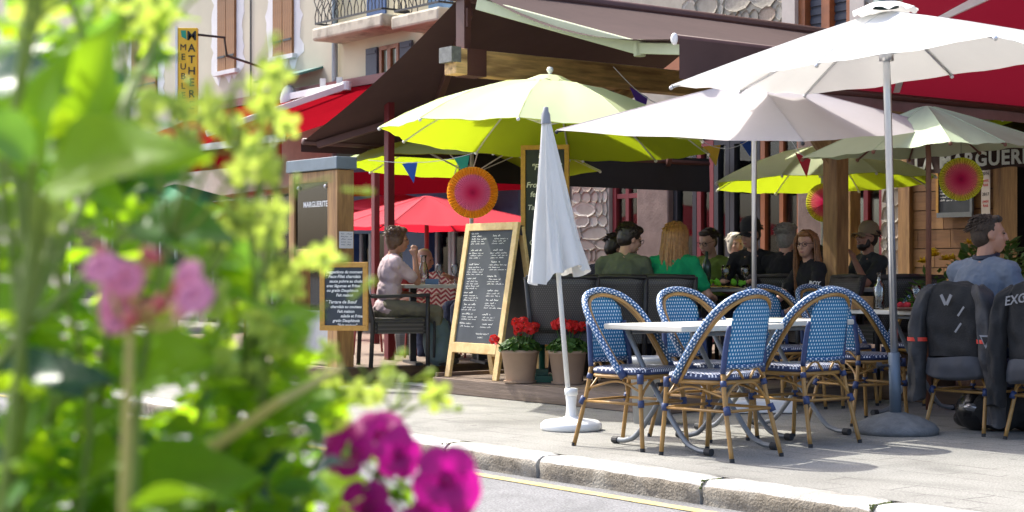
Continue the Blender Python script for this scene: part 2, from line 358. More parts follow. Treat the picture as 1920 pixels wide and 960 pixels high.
for jx in (7.9, 5.75, 4.70):
    mo = MB()
    for i in range(46): mo.ball(W(jx + rnd.gauss(0, .005), KP + .03 + rnd.uniform(-.03, .13), -.008 + rnd.uniform(-.05 * (i % 2), .004)), rnd.uniform(.003, .007), 5, 4)
    tag(mo.build('moss_tuft', m_moss), {7.9: 'small green moss tuft in the leftmost kerb joint', 5.75: 'green moss tuft in the middle kerb joint', 4.70: 'green moss tuft in the right kerb joint'}[jx], 'moss', kind='stuff')
# small debris and grass specks along the deck edge are left to the paving material

# ---------------- timber decks ----------------
def deck(name, label, s0, s1, p0, p1, z, fascia_sides, plankw=.14):
    d = tag(bpy.data.objects.new(name, None), label, 'deck'); col.objects.link(d)
    me = None; p = p0 + .03; k = 0
    while p < p1:
        w = min(plankw, p1 - p); a, b = W(s0 + .02, p + w / 2, z - .014), W(s1 - .02, p + w / 2, z - .014)
        M = Matrix.Translation((a + b) / 2) @ Matrix.Rotation(ANG_S, 4, 'Z')
        if me is None or w < plankw - 1e-4: me = MB().box((0, 0, 0), (s1 - s0 - .04, w - .008, .028)).mesh('plank', m_deck)
        put('plank', me, d, M=M); p += plankw
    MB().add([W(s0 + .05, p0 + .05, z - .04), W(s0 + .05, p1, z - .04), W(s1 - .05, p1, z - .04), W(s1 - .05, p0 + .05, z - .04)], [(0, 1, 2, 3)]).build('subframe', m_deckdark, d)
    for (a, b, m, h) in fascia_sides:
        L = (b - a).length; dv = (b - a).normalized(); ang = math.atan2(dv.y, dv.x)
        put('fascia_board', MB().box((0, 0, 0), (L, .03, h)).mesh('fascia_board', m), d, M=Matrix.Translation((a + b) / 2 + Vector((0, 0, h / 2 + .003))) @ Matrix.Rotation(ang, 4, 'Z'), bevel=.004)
    return d
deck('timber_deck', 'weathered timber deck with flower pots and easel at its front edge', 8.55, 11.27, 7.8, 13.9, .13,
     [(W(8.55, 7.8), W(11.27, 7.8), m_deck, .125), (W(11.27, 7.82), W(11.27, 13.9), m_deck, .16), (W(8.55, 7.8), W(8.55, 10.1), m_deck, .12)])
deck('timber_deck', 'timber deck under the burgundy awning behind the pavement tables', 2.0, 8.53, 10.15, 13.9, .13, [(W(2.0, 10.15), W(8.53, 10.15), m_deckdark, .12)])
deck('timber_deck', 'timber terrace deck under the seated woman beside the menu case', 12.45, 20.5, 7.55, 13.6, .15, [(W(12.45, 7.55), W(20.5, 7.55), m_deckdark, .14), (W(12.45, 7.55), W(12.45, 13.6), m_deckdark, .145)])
tag(MB().add([W(11.3, 8.1, .004), W(11.3, 8.35, .004), W(12.4, 8.35, .004), W(12.4, 8.1, .004)], [(0, 1, 2, 3)]).build('threshold_strip', m_patch), 'white painted strip on the ground between the two decks', 'floor marking')

# ---------------- restaurant facade (plane P = 14) ----------------
FP = 14.0
fac = thing('restaurant_building', 'stone restaurant building behind the terrace with red framed windows', 'building')
def fbox(name, pa, pb, z0, z1, m, depth=.3, out=0, parent=None, px=True, bevel=0):
    sa, sb = (onP(pa, FP), onP(pb, FP)) if px else (pa, pb)
    L = abs(sa - sb); c = W((sa + sb) / 2, FP - out + depth / 2, (z0 + z1) / 2)
    return put(name, MB().box((0, 0, 0), (L, depth, z1 - z0)).mesh(name, m), parent or fac, M=Matrix.Translation(c) @ Matrix.Rotation(ANG_S, 4, 'Z'), bevel=bevel)
m_mortar = mat('pale mortar', (.35, .32, .265), rough=.95, var=.15, vs=6)
m_stones = [mat('rubble stone %d' % i, c, rough=.9, var=.25, vs=9, bump=.8, bs=35) for i, c in enumerate([(.50, .47, .40), (.36, .325, .27), (.58, .55, .48), (.36, .29, .23)])]
ST = []
for i in range(8):
    k = MB(); r0 = random.Random(i); n = 9; th = r0.uniform(0, 6); pr = [(math.cos(th + 6.283 * j / n) * r0.uniform(.80, 1.08), math.sin(th + 6.283 * j / n) * r0.uniform(.80, 1.08)) for j in range(n)]
    vs = [(x * .5, 0, z * .5) for x, z in pr] + [(x * .47, -.6, z * .47) for x, z in pr] + [(x * .33, -1, z * .33) for x, z in pr]
    k.add(vs, [(j, (j + 1) % n, n + (j + 1) % n, n + j) for j in range(n)] + [(n + j, n + (j + 1) % n, 2 * n + (j + 1) % n, 2 * n + j) for j in range(n)] + [tuple(range(2 * n, 3 * n))]); ST.append(k)
STM = [[k.mesh('stone', m) for m in m_stones] for k in ST]
def rubble(host, s0, s1, z0, z1, seed, hmin=.08, hmax=.20):
    r = random.Random(seed); z = z0
    while z < z1 - .05:
        h = min(r.uniform(hmin, hmax), z1 - z); s = s0
        while s < s1 - .04:
            w = min(r.choice((.10, .16, .22, .30, .44)) * r.uniform(.8, 1.2), s1 - s)
            me = r.choice(r.choice(STM)); o = put('stone', me, host)
            o.matrix_basis = Matrix.Translation(W(s + w / 2, FP - .02, z + h / 2)) @ Matrix.Rotation(ANG_S, 4, 'Z') @ Matrix.Rotation(r.uniform(-.12, .12), 4, 'Y') @ Matrix.Diagonal((w * 1.14, r.uniform(.014, .028), h * 1.14, 1))
            if host is not fac: o.matrix_parent_inverse = host.matrix_basis.inverted()
            s += w
        z += h
def spx(px): return onP(px, FP)
# ground floor, from left to right
w0 = fbox('stone_pier', 1072, 1142, 0, 2.75, m_mortar); rubble(w0, spx(1140), spx(1074), .2, 2.7, 3); 
def window(pa, pb, z0, z1, fm, mull=1, sill=True, transom=None, mat_g=None):
    sb, sa = spx(pa), spx(pb); f = fbox('window', pa, pb, z0 + .06, z1 - .06, mat_g or m_glass, .012, -.10)
    for (a, b, c, d) in ((sa, sa + .07, z0, z1), (sb - .07, sb, z0, z1), (sa + .07, sb - .07, z0, z0 + .07), (sa + .07, sb - .07, z1 - .07, z1)): fbox('window_frame', a, b, c, d, fm, .09, -.05, f, px=False)
    for i in range(mull): c = sa + (sb - sa) * (i + 1) / (mull + 1); fbox('mullion', c - .03, c + .03, z0 + .07, z1 - .07, fm, .07, -.06, f, px=False)
    if transom: fbox('transom', sa + .07, sb - .07, transom, transom + .06, fm, .066, -.062, f, px=False)
    for ch in f.children: ch.matrix_parent_inverse = f.matrix_basis.inverted()
    return f
window(1143, 1196, .15, 2.6, m_redframe, 1, transom=1.95)
fbox('stone_pier', 1197, 1256, 0, 2.75, m_pink, .34, .03, bevel=.02)
window(1257, 1300, .15, 2.6, m_darkmetal, 0)
window(1301, 1332, .15, 2.6, m_redframe, 0)
window(1333, 1362, .15, 2.6, m_darkmetal, 0)
window(1363, 1419, .1, 2.6, m_darkmetal, 0)
window(1420, 1497, .7, 2.6, m_orframe, 1, transom=2.1)
fbox('parapet', 1420, 1497, 0, .7, m_pink, .3)
fbox('stone_pier', 1498, 1546, 0, 2.75, m_pink, .34, .03, bevel=.02)
window(1547, 1652, .7, 2.6, m_redframe, 2)
fbox('parapet', 1547, 1652, 0, .7, m_pink, .3)
w1 = fbox('stone_pier', 1653, 1692, 0, 2.75, m_mortar); rubble(w1, spx(1691), spx(1654), .2, 2.7, 5)
fbox('curtain', 1262, 1296, .3, 2.55, m_beige, .02, -.35); fbox('curtain', 1336, 1358, .3, 2.55, m_beige, .02, -.35); fbox('curtain', 1168, 1182, .3, 2.55, m_beige, .02, -.35)
# timber clad entrance bay
m_clad = [mat('cladding board %d' % i, c, rough=.6, var=.25, vs=4, stretch=(.8, 6, 6), bump=.2, bs=25) for i, c in enumerate([(.26, .135, .052), (.21, .10, .038), (.31, .165, .066)])]
fbox('corner_post', 1693, 1714, 0, 2.75, m_wood, .3, .08)
clad = fbox('clad_wall', 1715, 1868, 0, 2.75, m_deckdark, .25); z = .05; r = random.Random(4)
while z < 2.7:
    s = spx(1868); sE = spx(1715)
    while s < sE - .02:
        L = min(r.uniform(.35, .8), sE - s); o = fbox('cladding_board', s + .004, s + L - .004, z, z + .19, r.choice(m_clad), .03, .03 + r.uniform(0, .006), clad, px=False); o.matrix_parent_inverse = clad.matrix_basis.inverted(); s += L
    z += .2
fbox('corner_post', 1869, 1880, 0, 2.75, m_wood, .3, .06)
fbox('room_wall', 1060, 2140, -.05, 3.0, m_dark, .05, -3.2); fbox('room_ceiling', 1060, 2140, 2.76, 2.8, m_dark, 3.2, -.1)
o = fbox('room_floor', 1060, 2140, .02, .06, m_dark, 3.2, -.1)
fbox('corner_post', 2050, 2070, 0, 2.75, m_wood, .3, .06); fbox('clad_wall', spx(2071), 2.0, -.05, 2.758, m_clad[1], .25, px=False); MB().add([W(2.0, FP, 0), W(2.0, FP + 12, 0), W(2.0, FP + 12, 9), W(2.0, FP, 9)], [(0, 1, 2, 3)]).build('side_wall', m_mortar, fac)
for pxl, pyl in ((1303, 402), (1394, 420), (1441, 395)):
    s = onP(pxl, FP + 1.2); v = W(s, FP + 1.2, zat(pyl, W(s, FP + 1.2).y))
    lamp = thing('pendant_lamp', {1303: 'leftmost small glowing pendant lamp inside the restaurant', 1394: 'middle small glowing pendant lamp behind the black cap', 1441: 'right small glowing pendant lamp in the orange framed window'}[pxl], 'lamp', v, 0, 'pendant lamps inside')
    MB().lathe([(.0, .05), (.03, .045), (.045, 0), (.035, -.045), (0, -.055)], n=12).build('bulb', mat('glowing bulb', (1, .55, .12), emit=5, var=0), lamp, smooth=True)
    MB().tube([(0, 0, .05), (0, 0, 2.76 - v.z)], .004, 5).build('cord', m_black, lamp)
# upper storey
up = fbox('upper_wall', 3.5, spx(1495), 2.76, 9.0, m_mortar, .3, 0, px=False)
so1, so2 = spx(1595), spx(1497)
rubble(fac, spx(1492), spx(1280), 2.95, 5.6, 11, .14, .30); rubble(fac, so1 - 1.2, so1 - .12, 2.95, 5.6, 12, .14, .30)
# NB the wall is cut in two round the window
up.data = MB().box((0, 0, 0), (.01, .01, .01)).mesh('upper_wall', m_mortar); 
def fbox2(name, sa, sb, z0, z1, m, depth=.3, out=0, parent=None):
    return fbox(name, sa, sb, z0, z1, m, depth, out, parent, px=False)
bpy.data.objects.remove(up) if False else None
fac_children = fbox2('upper_wall', 2.0, so1 - .10, 2.76, 9, m_mortar); fbox2('upper_wall', so2 + .10, spx(985), 2.76, 9, m_mortar); fbox2('upper_wall', so1 - .10, so2 + .10, 2.76, 3.45, m_mortar, .29); fbox2('upper_wall', so1 - .10, so2 + .10, 5.3, 9, m_mortar, .29)
bpy.data.objects.remove(up)
for (a, b) in ((so1 - .22, so1 - .02), (so2 + .02, so2 + .22)): fbox2('window_surround', a, b, 3.4, 5.35, mat('dressed pale stone', (.46, .41, .37), var=.1), .34, .04)
wf = fbox2('window', so1 + .05, so2 - .05, 3.5, 5.3, m_blueshut, .03, -.12)
for (a, b, c, d) in ((so1 - .02, so1 + .08, 3.45, 5.3), (so2 - .08, so2 + .02, 3.45, 5.3), ((so1 + so2) / 2 - .06, (so1 + so2) / 2 + .06, 3.45, 5.3)):
    o = fbox2('window_frame', a, b, c, d, m_orframe, .1, -.02, wf); o.matrix_parent_inverse = wf.matrix_basis.inverted()
slat = None
for i in range(18):
    for (a, b) in ((so1 + .09, (so1 + so2) / 2 - .065), ((so1 + so2) / 2 + .065, so2 - .09)):
        o = fbox2('louvre_slat', a, b, 3.52 + i * .1, 3.585 + i * .1, m_blueshut, .02, -.1, wf); o.matrix_parent_inverse = wf.matrix_basis.inverted()
s3, s4 = spx(1290), spx(1232)
fbox2('window', s3 + .05, s4, 3.42, 3.9, m_orframe, .16, .05)
# side wall towards the cream house
MB().add([W(spx(985), FP, 0), W(spx(985), FP + 12, 0), W(spx(985), FP + 12, 9), W(spx(985), FP, 9)], [(0, 1, 2, 3)]).build('side_wall', m_mortar, fac)

# lettered valance over the entrance
val = thing('entrance_valance', 'brown valance with white lettering over the restaurant entrance', 'awning')
VP = 13.2
va, vb = onP(1700, VP), onP(2150, VP); zt, zb = zat(272, W(va, VP).y), zat(326, W(va, VP).y)
g = MB(); g.grid(lambda u, v: W(va + (vb - va) * u, VP - .02 * math.sin(u * 40) * (1 - v), zb + (zt - zb) * v + .012 * math.sin(u * 31) * (1 - v)), 60, 4); g.build('valance_cloth', m_brown, val, smooth=True)
g = MB(); g.grid(lambda u, v: W(va + (vb - va) * u, VP + (FP - VP) * v, zt + .35 * v), 8, 2); g.build('awning_cloth', m_brown, val)
tm = text_mesh('LA MARGUERITE', .19, m_chalk, .002, offset=.006, space=1.12)
put('lettering', tm, val, M=frame(-SD, (0, 0, 1), W(onP(1714, VP - .035), VP - .035, zb + .035)))
# ---------------- cream houses on the left (plane P = LP) ----------------
LP = 15.2
house = thing('cream_house', 'cream rendered house with closed brown shutters and white plaster patches', 'building')
house2 = thing('balcony_house', 'pale yellow house with wrought iron balconies right of the drainpipe', 'building')
def spl(px): return onP(px, LP)
def lz(px, py): return zat(py, W(spl(px), LP).y)
def lbox(name, sa, sb, z0, z1, m, parent, depth=.3, out=0, bevel=0):
    L = abs(sa - sb); c = W((sa + sb) / 2, LP - out + depth / 2, (z0 + z1) / 2)
    o = put(name, MB().box((0, 0, 0), (L, depth, z1 - z0)).mesh(name, m), parent, bevel=bevel)
    M = Matrix.Translation(c) @ Matrix.Rotation(ANG_S, 4, 'Z')
    o.matrix_basis = M
    if parent.type == 'MESH': o.matrix_parent_inverse = parent.matrix_basis.inverted()
    return o
sp_ = spl(634)
lbox('wall', sp_, 62, 3.6, 14, m_cream, house); lbox('wall', spl(300), 62, -.1, 3.6, m_cream, house)
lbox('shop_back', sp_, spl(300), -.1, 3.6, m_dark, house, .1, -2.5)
lbox('wall', spl(1000), sp_ - .002, 3.1, 14, m_cream2, house2); 
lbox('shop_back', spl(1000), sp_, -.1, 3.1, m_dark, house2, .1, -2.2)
def patch(sa, sb, z0, z1, parent, seed):
    r = random.Random(seed); pts = []
    for i in range(10): pts.append((sa + (sb - sa) * i / 9, z0 - r.uniform(.05, .3)))
    for i in range(14): pts.append((sb + r.uniform(.08, .25), z0 + (z1 - z0) * i / 13))
    for i in range(14): pts.append((sa - r.uniform(.08, .25), z1 - (z1 - z0) * i / 13))
    vs = [W(s, LP - .004, z) for s, z in pts] + [W(s, LP + .02, z) for s, z in pts]; n = len(pts)
    MB().add(vs, [tuple(range(n))] + [(i, (i + 1) % n, n + (i + 1) % n, n + i) for i in range(n)]).build('plaster_patch', m_patch, parent)
def shutters(pa, pb, zb, zt, parent, m=m_shutter, boards=4):
    sb, sa = spl(pa), spl(pb); patch(sa - .12, sb + .12, zb, zt, parent, int(pa)); w = (sb - sa) / 2
    for k in range(2):
        sh = lbox('shutter', sa + w * k + .01, sa + w * (k + 1) - .01, zb, zt, m, parent, .04, .03)
        bw = (w - .02) / boards
        for i in range(boards): lbox('shutter_board', sa + w * k + .012 + bw * i, sa + w * k + .008 + bw * (i + 1), zb + .005, zt - .005, m, sh, .025, .052)
        for zz in (zb + .25, zt - .3): lbox('hinge', sa + w * k + .03, sa + w * (k + 1) - .03, zz, zz + .04, m_iron, sh, .01, .063)
    lbox('window_sill', sa - .1, sb + .1, zb - .09, zb - .01, m_patch, parent, .14, .10)
z1 = lz(533, 104); shutters(515, 552, z1, z1 + 1.75, house)
z2 = lz(425, 132); shutters(411, 444, z2, z2 + 1.75, house)
z3 = lz(300, 178); shutters(250, 296, z3, z3 + 1.7, house); shutters(120, 170, z3, z3 + 1.7, house)
shutters(415, 447, z2 - 2.9, z2 - 1.6, house)
lbox('rain_cable', spl(470), spl(470) - .03, 3.6, 12, m_iron, house, .02, .02)
dp = MB(); dp.tube([W(sp_ - .02, LP - .08, .1), W(sp_ - .02, LP - .08, 13)], .055, 10)
tag(dp.build('drainpipe', m_pipe, smooth=True), 'pale blue zinc drainpipe between the two cream houses', 'drainpipe')
# balcony house
def balcony(pa, pb, zt, parent):
    sb, sa = spl(pa), spl(pb); sl_ = lbox('balcony_slab', sa, sb, zt - .22, zt, mat('stained cream stone', (.50, .45, .34), var=.2, vs=3, stain=(.22, .18, .13), stain_s=4), parent, .62, .60, bevel=.04)
    k = MB(); f0, f1 = W(sa + .04, LP - .55), W(sb - .04, LP - .55); bk0, bk1 = W(sa + .04, LP - .02), W(sb - .04, LP - .02)
    for zz in (.08, .95): 
        for a, b in ((f0, f1), (f0, bk0), (f1, bk1)): MB().bar(a + Vector((0, 0, zt + zz)), b + Vector((0, 0, zt + zz)), .03, .03).build('handrail', m_iron, sl_).matrix_parent_inverse = sl_.matrix_basis.inverted()
    bm = MB().tube([(0, 0, .09), (.012, 0, .2), (-.045, 0, .34), (.04, 0, .48), (-.03, 0, .6), (.0, 0, .8), (0, 0, .94)], .009, 5).mesh('baluster', m_iron)
    n = int((sb - sa) / .11)
    for i in range(n + 1):
        o = put('baluster', bm, sl_, M=Matrix.Translation(W(sa + .04 + (sb - sa - .08) * i / n, LP - .55, zt)) @ Matrix.Rotation(ANG_S + (math.pi if i % 2 else 0), 4, 'Z')); o.matrix_parent_inverse = sl_.matrix_basis.inverted()
    for i in range(1, 5):
        for s in (sa + .04, sb - .04): o = put('baluster', bm, sl_, M=Matrix.Translation(W(s, LP - .55 + .11 * i, zt))); o.matrix_parent_inverse = sl_.matrix_basis.inverted()
zb_ = lz(700, 46); balcony(640, 772, zb_, house2); balcony(790, 880, zb_ - .1, house2)
def casement(pa, pb, z0, z1, parent, shut=m_blueshut):
    sb, sa = spl(pa), spl(pb); g_ = lbox('window', sa, sb, z0, z1, m_glass, parent, .012, .01)
    lbox('window_surround', sa - .16, sb + .16, z0 - .2, z0, m_patch, parent, .1, .06)
    for (a, b, c, d) in ((sa, sa + .07, z0, z1), (sb - .07, sb, z0, z1), ((sa + sb) / 2 - .05, (sa + sb) / 2 + .05, z0, z1), (sa + .07, sb - .07, z0, z0 + .07), (sa + .07, sb - .07, z1 - .07, z1)): lbox('window_frame', a, b, c, d, m_orframe, g_, .06, .055)
    w = (sb - sa) / 2 + .05
    for a, b in ((sa - w - .06, sa - .06), (sb + .06, sb + w + .06)):
        sh = lbox('shutter', a, b, z0 - .03, z1, shut, parent, .04, .07)
        for zz in (z0 + .05, z1 - .1): lbox('shutter_rail', a + .03, b - .03, zz, zz + .05, shut, sh, .02, .085)
casement(716, 752, lz(735, 172), lz(735, 84), house2)
lbox('balcony_door', spl(690), spl(725), zb_, zb_ + 2.2, m_blue, house2, .05, .03); lbox('balcony_door', spl(806), spl(850), zb_, zb_ + 2.2, mat('blue grey shutter', (.10, .20, .33)), house2, .05, .03)
# ground floor shopfront, blue
sf = thing('blue_shopfront', 'blue painted shopfront with pilasters seen beneath the red parasol', 'shopfront')
zl = lz(760, 436); 
lbox('fascia_board', spl(985), spl(640), zl, zl + 1.2, m_blue, sf, .12, .14)
lbox('cornice', spl(985), spl(640), zl + 1.2, zl + 1.32, m_blue, sf, .2, .22)
for pa, pb in ((662, 676), (774, 818), (905, 925), (968, 984)):
    pl = lbox('pilaster', spl(pb), spl(pa), -.05, zl, m_blue, sf, .22, .2); lbox('capital', spl(pb) - .05, spl(pa) + .05, zl - .25, zl - .002, m_blue, pl, .25, .23)
lbox('plinth', spl(985), spl(640), -.05, .35, m_blue, sf, .1, .1)
for pa, pb in ((679, 700), (703, 735), (738, 771), (821, 850), (853, 902), (928, 965)):
    wn = lbox('shop_window', spl(pb), spl(pa), .35, zl, m_glass, sf, .015, .03)
    for a in (spl(pa) - .06, spl(pb)): lbox('window_frame', a, a + .06, .35, zl, m_patch, wn, .07, .06)
lbox('display_board', spl(850), spl(822), .35, zl - .1, mat('pale grey panel', (.45, .45, .44)), sf, .05, -.2)
lbox('poster', spl(963), spl(932), .9, 1.65, mat('blue poster', (.02, .13, .35)), sf, .01, .05)
# ground floor openings of the cream house: shop with red valances
sf2 = thing('red_shopfront', 'shopfront under the red awning of the cream house', 'shopfront')
lbox('fascia_board', sp_ + .05, spl(310), 2.5, 3.6, mat('beige fascia', (.42, .38, .32)), sf2, .12, .1)
for i in range(5):
    a = sp_ + .4 + i * 2.4; wn = lbox('shop_window', a, a + 1.9, .4, 2.4, m_glass, sf2, .015, .03)
    for b in (a, a + 1.84): lbox('window_frame', b, b + .06, .4, 2.4, m_patch, wn, .07, .06)
    lbox('pilaster', a - .45, a - .05, -.05, 2.5, m_beige, sf2, .2, .12)

# ---------------- awnings ----------------
def cloth(fn, nu, nv, name, m, parent, thick=0):
    return MB().grid(fn, nu, nv).build(name, m, parent, smooth=True)
def awning_panel(parent, A0, A1, B0, B1, m, sag=.08, val=.28, wave=.0):   # A = roller edge, B = front bar; 0 = street end, 1 = house end
    def fn(u, v):
        a = A0.lerp(A1, u); b = B0.lerp(B1, u); p = a.lerp(b, v); p.z -= sag * math.sin(math.pi * v) * (1 + .5 * math.cos(u * 6.28)); return p
    cloth(fn, 24, 12, 'awning_cloth', m, parent)
    MB().tube([B0, B1], .035, 10).build('front_bar', m_brownmetal, parent, smooth=True)
    if val:
        cloth(lambda u, v: B0.lerp(B1, u) + Vector((0, 0, -val * v)) + (B0 - A0).normalized() * (.012 * math.sin(u * 26) * v + .042) * Vector((1, 1, 0)), 60, 3, 'valance_cloth', m, parent)
def arm(parent, a, e, b, m, w=.05, h=.07, name='folding_arm'):
    k = MB(); k.bar(a, e, w, h); k.bar(e, b, w * .9, h * .85); k.tube([e + Vector((0, 0, -h * .62)), e + Vector((0, 0, h * .62))], w * .8, 10); k.build(name, m, parent, bevel=.006)
NP, HP = 8.15, 13.7                                # street end and house end of the brown pavilion
pav = thing('brown_awning_pavilion', 'large brown double awning on a timber beam over the terrace', 'awning')
zr = 3.40
awning_panel(pav, W(11.50, NP + .12, zr), W(11.50, 11.3, zr), W(14.3, NP + .16, 2.30), W(14.3, 11.3, 2.30), m_brown, .045, .10)
MB().tube([W(14.3, 11.3, 2.3), W(14.3, HP + .2, 2.3)], .035, 10).build('front_bar', m_brownmetal, pav, smooth=True)
cloth(lambda u, v: W(14.28 + .012 * math.sin(u * 30) * v, 10.2 + (HP + .2 - 10.2) * u, 2.36 - .40 * v), 40, 3, 'black_blind', mat('black blind cloth', (.012, .011, .011), rough=.9), pav)
awning_panel(pav, W(11.28, NP, zr), W(11.28, HP, zr), W(8.72, NP, 2.68), W(8.72, HP, 2.68), m_brown, .10, .29)
MB().tube([W(11.28, NP, zr + .0), W(11.28, HP, zr)], .062, 12).build('roller_tube', m_brownmetal, pav, smooth=True)
MB().tube([W(11.55, NP, zr - .01), W(11.55, HP, zr - .01)], .062, 12).build('roller_tube', m_brownmetal, pav, smooth=True)
arm(pav, W(11.2, NP + .06, zr - .14), W(9.35, NP + .22, 2.70), W(8.75, NP + .12, 2.62), m_palegreen, .06, .10)
arm(pav, W(11.2, HP - .4, zr - .16), W(9.35, HP - 1.2, 2.74), W(8.75, HP - .3, 2.62), m_palegreen, .06, .10)
arm(pav, W(11.6, NP + .25, zr - .14), W(13.2, NP + 1.0, 2.58), W(14.25, NP + .3, 2.27), m_brownmetal, .06, .08)
arm(pav, W(11.6, HP - .6, zr - .14), W(13.2, HP - 1.3, 2.58), W(14.25, HP - .5, 2.27), m_brownmetal, .06, .08)
MB().ball(W(8.72, NP - .01, 2.68), (.028, .028, .045), 10, 8).build('end_cap', m_patch, pav, smooth=True)
# central beam, bracket and posts
bmM = Matrix.Translation(W(11.45, (NP + HP) / 2 - .06, 2.79)) @ Matrix.Rotation(ANG_P, 4, 'Z')
bmo = put('timber_beam', MB().box((0, 0, 0), (HP - NP, .17, .22)).mesh('timber_beam', m_woodx), pav, M=bmM, bevel=.008)
put('bracket_plate', MB().box((0, 0, 0), (.20, .182, .232)).mesh('bracket_plate', m_brownmetal), pav, M=Matrix.Translation(W(11.45, NP + .16, 2.79)) @ Matrix.Rotation(ANG_P, 4, 'Z'))
put('end_sleeve', MB().box((0, 0, 0), (.10, .185, .13)).mesh('end_sleeve', mat('dull zinc', (.20, .20, .19), rough=.6, metal=.5, var=.3, vs=20)), pav, M=Matrix.Translation(W(11.45, NP - .06, 2.845)) @ Matrix.Rotation(ANG_P, 4, 'Z'))
k = MB(); k.box((0, 0, 0), (.07, .12, .50)); k.box((0, -.07, .02), (.04, .03, .16)); put('upright_bracket', k.mesh('upright_bracket', m_brownmetal), pav, M=Matrix.Translation(W(11.45, NP + .08, 3.15)) @ Matrix.Rotation(ANG_P, 4, 'Z'))
k = MB(); k.tube([(0, 0, -.02), (0, 0, .1)], .03, 8); k.box((0, 0, .12), (.16, .3, .06)); k.ball((.04, -.1, .04), .03, 8, 6); put('gear_box', k.mesh('gear_box', m_chrome), pav, M=Matrix.Translation(W(11.43, NP + .05, 3.36)) @ Matrix.Rotation(ANG_P, 4, 'Z'))
for pp in (9.25, 13.2):
    put('timber_post', MB().box((0, 0, 1.27), (.16, .16, 2.54)).mesh('timber_post', m_wood), pav, M=Matrix.Translation(W(11.48, pp, .14)) @ Matrix.Rotation(ANG_P, 4, 'Z'), bevel=.008)
put('timber_brace', MB().box((0, 0, 0), (.9, .09, .14)).mesh('timber_brace', m_woodx), pav, M=Matrix.Translation(W(11.45, 9.75, 2.40)) @ Matrix.Rotation(ANG_P, 4, 'Z') @ Matrix.Rotation(R(-38), 4, 'Y'))
# second, burgundy double awning on the right
bur = thing('burgundy_awning', 'burgundy awning with white folding arms at upper right', 'awning')
awning_panel(bur, W(6.95, 9.2, 3.34), W(6.95, 13.3, 3.34), W(8.45, 9.2, 2.38), W(8.45, 13.3, 2.38), m_burg, .05, .0)
awning_panel(bur, W(6.80, 9.2, 3.34), W(6.80, 13.3, 3.34), W(4.3, 9.2, 2.6), W(4.3, 13.3, 2.6), m_burg, .06, .25)
MB().tube([W(6.88, 9.15, 3.36), W(6.88, 13.3, 3.36)], .08, 12).build('roller_tube', m_white, bur, smooth=True)
arm(bur, W(6.98, 10.3, 3.22), W(7.75, 9.62, 2.77), W(8.4, 10.2, 2.42), m_white, .06, .06); arm(bur, W(6.98, 12.6, 3.22), W(7.7, 12.0, 2.8), W(8.4, 12.5, 2.42), m_white, .06, .06)
k = MB(); k.grid(lambda u, v: W(8.455 + .01 * math.sin(u * 30), 9.2 + 4.1 * u, 2.355 - .09 * v), 40, 1); k.build('valance_cloth', mat('mauve grey cloth', (.25, .17, .17)), bur)
# post that carries the burgundy awning
pst = thing('timber_post', 'thick golden timber post with diagonal brace behind the pavement umbrellas', 'post')
pv = at(1567, 14.4, .13)
s_, p_ = SP(pv)
put('shaft', MB().box((0, 0, 1.25), (.16, .16, 2.5)).mesh('shaft', m_wood), pst, M=Matrix.Translation(pv) @ Matrix.Rotation(ANG_P, 4, 'Z'), bevel=.01)
put('brace', MB().box((0, 0, 0), (.10, .12, .8)).mesh('brace', m_wood), pst, M=Matrix.Translation(pv + Vector((-.22, .02, 2.12))) @ Matrix.Rotation(R(-34), 4, 'Y'))
put('head_beam', MB().box((0, 0, 0), (.15, 1.7, .18)).mesh('head_beam', m_wood), pst, M=Matrix.Translation(W(s_ - .4, p_, 2.36)) @ Matrix.Rotation(ANG_P, 4, 'Z'))

# red awning of the cream house
ra = thing('red_awning', 'bright red shop awning with white folding arm on the cream house', 'awning')
sa, sb = onP(860, LP - .2), onP(380, LP - .2); zc = lz(620, 172)
A0, A1 = W(sb, LP - .1, zc), W(sa, LP - .1, zc); B0, B1 = W(sb, LP - 3.3, zc - 1.25), W(sa, LP - 3.3, zc - 1.25)
awning_panel(ra, A0, A1, B0, B1, m_redcloth, .04, 0)
MB().bar(A0 + Vector((0, 0, .06)), A1 + Vector((0, 0, .06)), .16, .15).build('awning_case', m_redmetal, ra)
k = MB(); k.bar(B0 - PD * .04, B1 - PD * .04, .09, .11); k.build('front_rail', mat('light grey rail', (.5, .49, .48)), ra)
cloth(lambda u, v: B0.lerp(B1, u) + Vector((0, 0, -.06 - .30 * v)) - PD * .05, 40, 2, 'valance_cloth', m_redcloth, ra)
ca = W(onP(545, LP - .3), LP - .34, zc - .1)
arm(ra, ca + Vector((0, 0, .06)), ca - SD * 2.3 - PD * .2 + Vector((0, 0, .04)), ca - SD * 1.9 - PD * 2.6 + Vector((0, 0, -.86)), m_white, .10, .12)
MB().ball(ca + Vector((0, 0, .02)), (.16, .16, .26), 12, 8).build('arm_shoulder', m_white, ra, smooth=True)
k = MB(); k.bar(ca - SD * 1.2 + Vector((0, 0, -.05)), ca - SD * 1.2 + Vector((0, 0, .28)), .07, .1); k.bar(ca - SD * 1.75 + Vector((0, 0, -.08)), ca - SD * 1.75 + Vector((0, 0, .25)), .07, .1); k.build('arm_bracket', m_white, ra)
hd = MB(); za = lz(565, 150)
hd.add([W(onP(606, LP), LP, za + .16), W(onP(522, LP), LP, za + .16), W(onP(522, LP) + .05, LP - .5, za), W(onP(606, LP) - .05, LP - .5, za)], [(0, 1, 2, 3)])
tag(hd.build('canopy_hood', mat('green metal', (.05, .16, .14), rough=.4), solid=.04), 'small green metal hood above the red awning', 'hood')
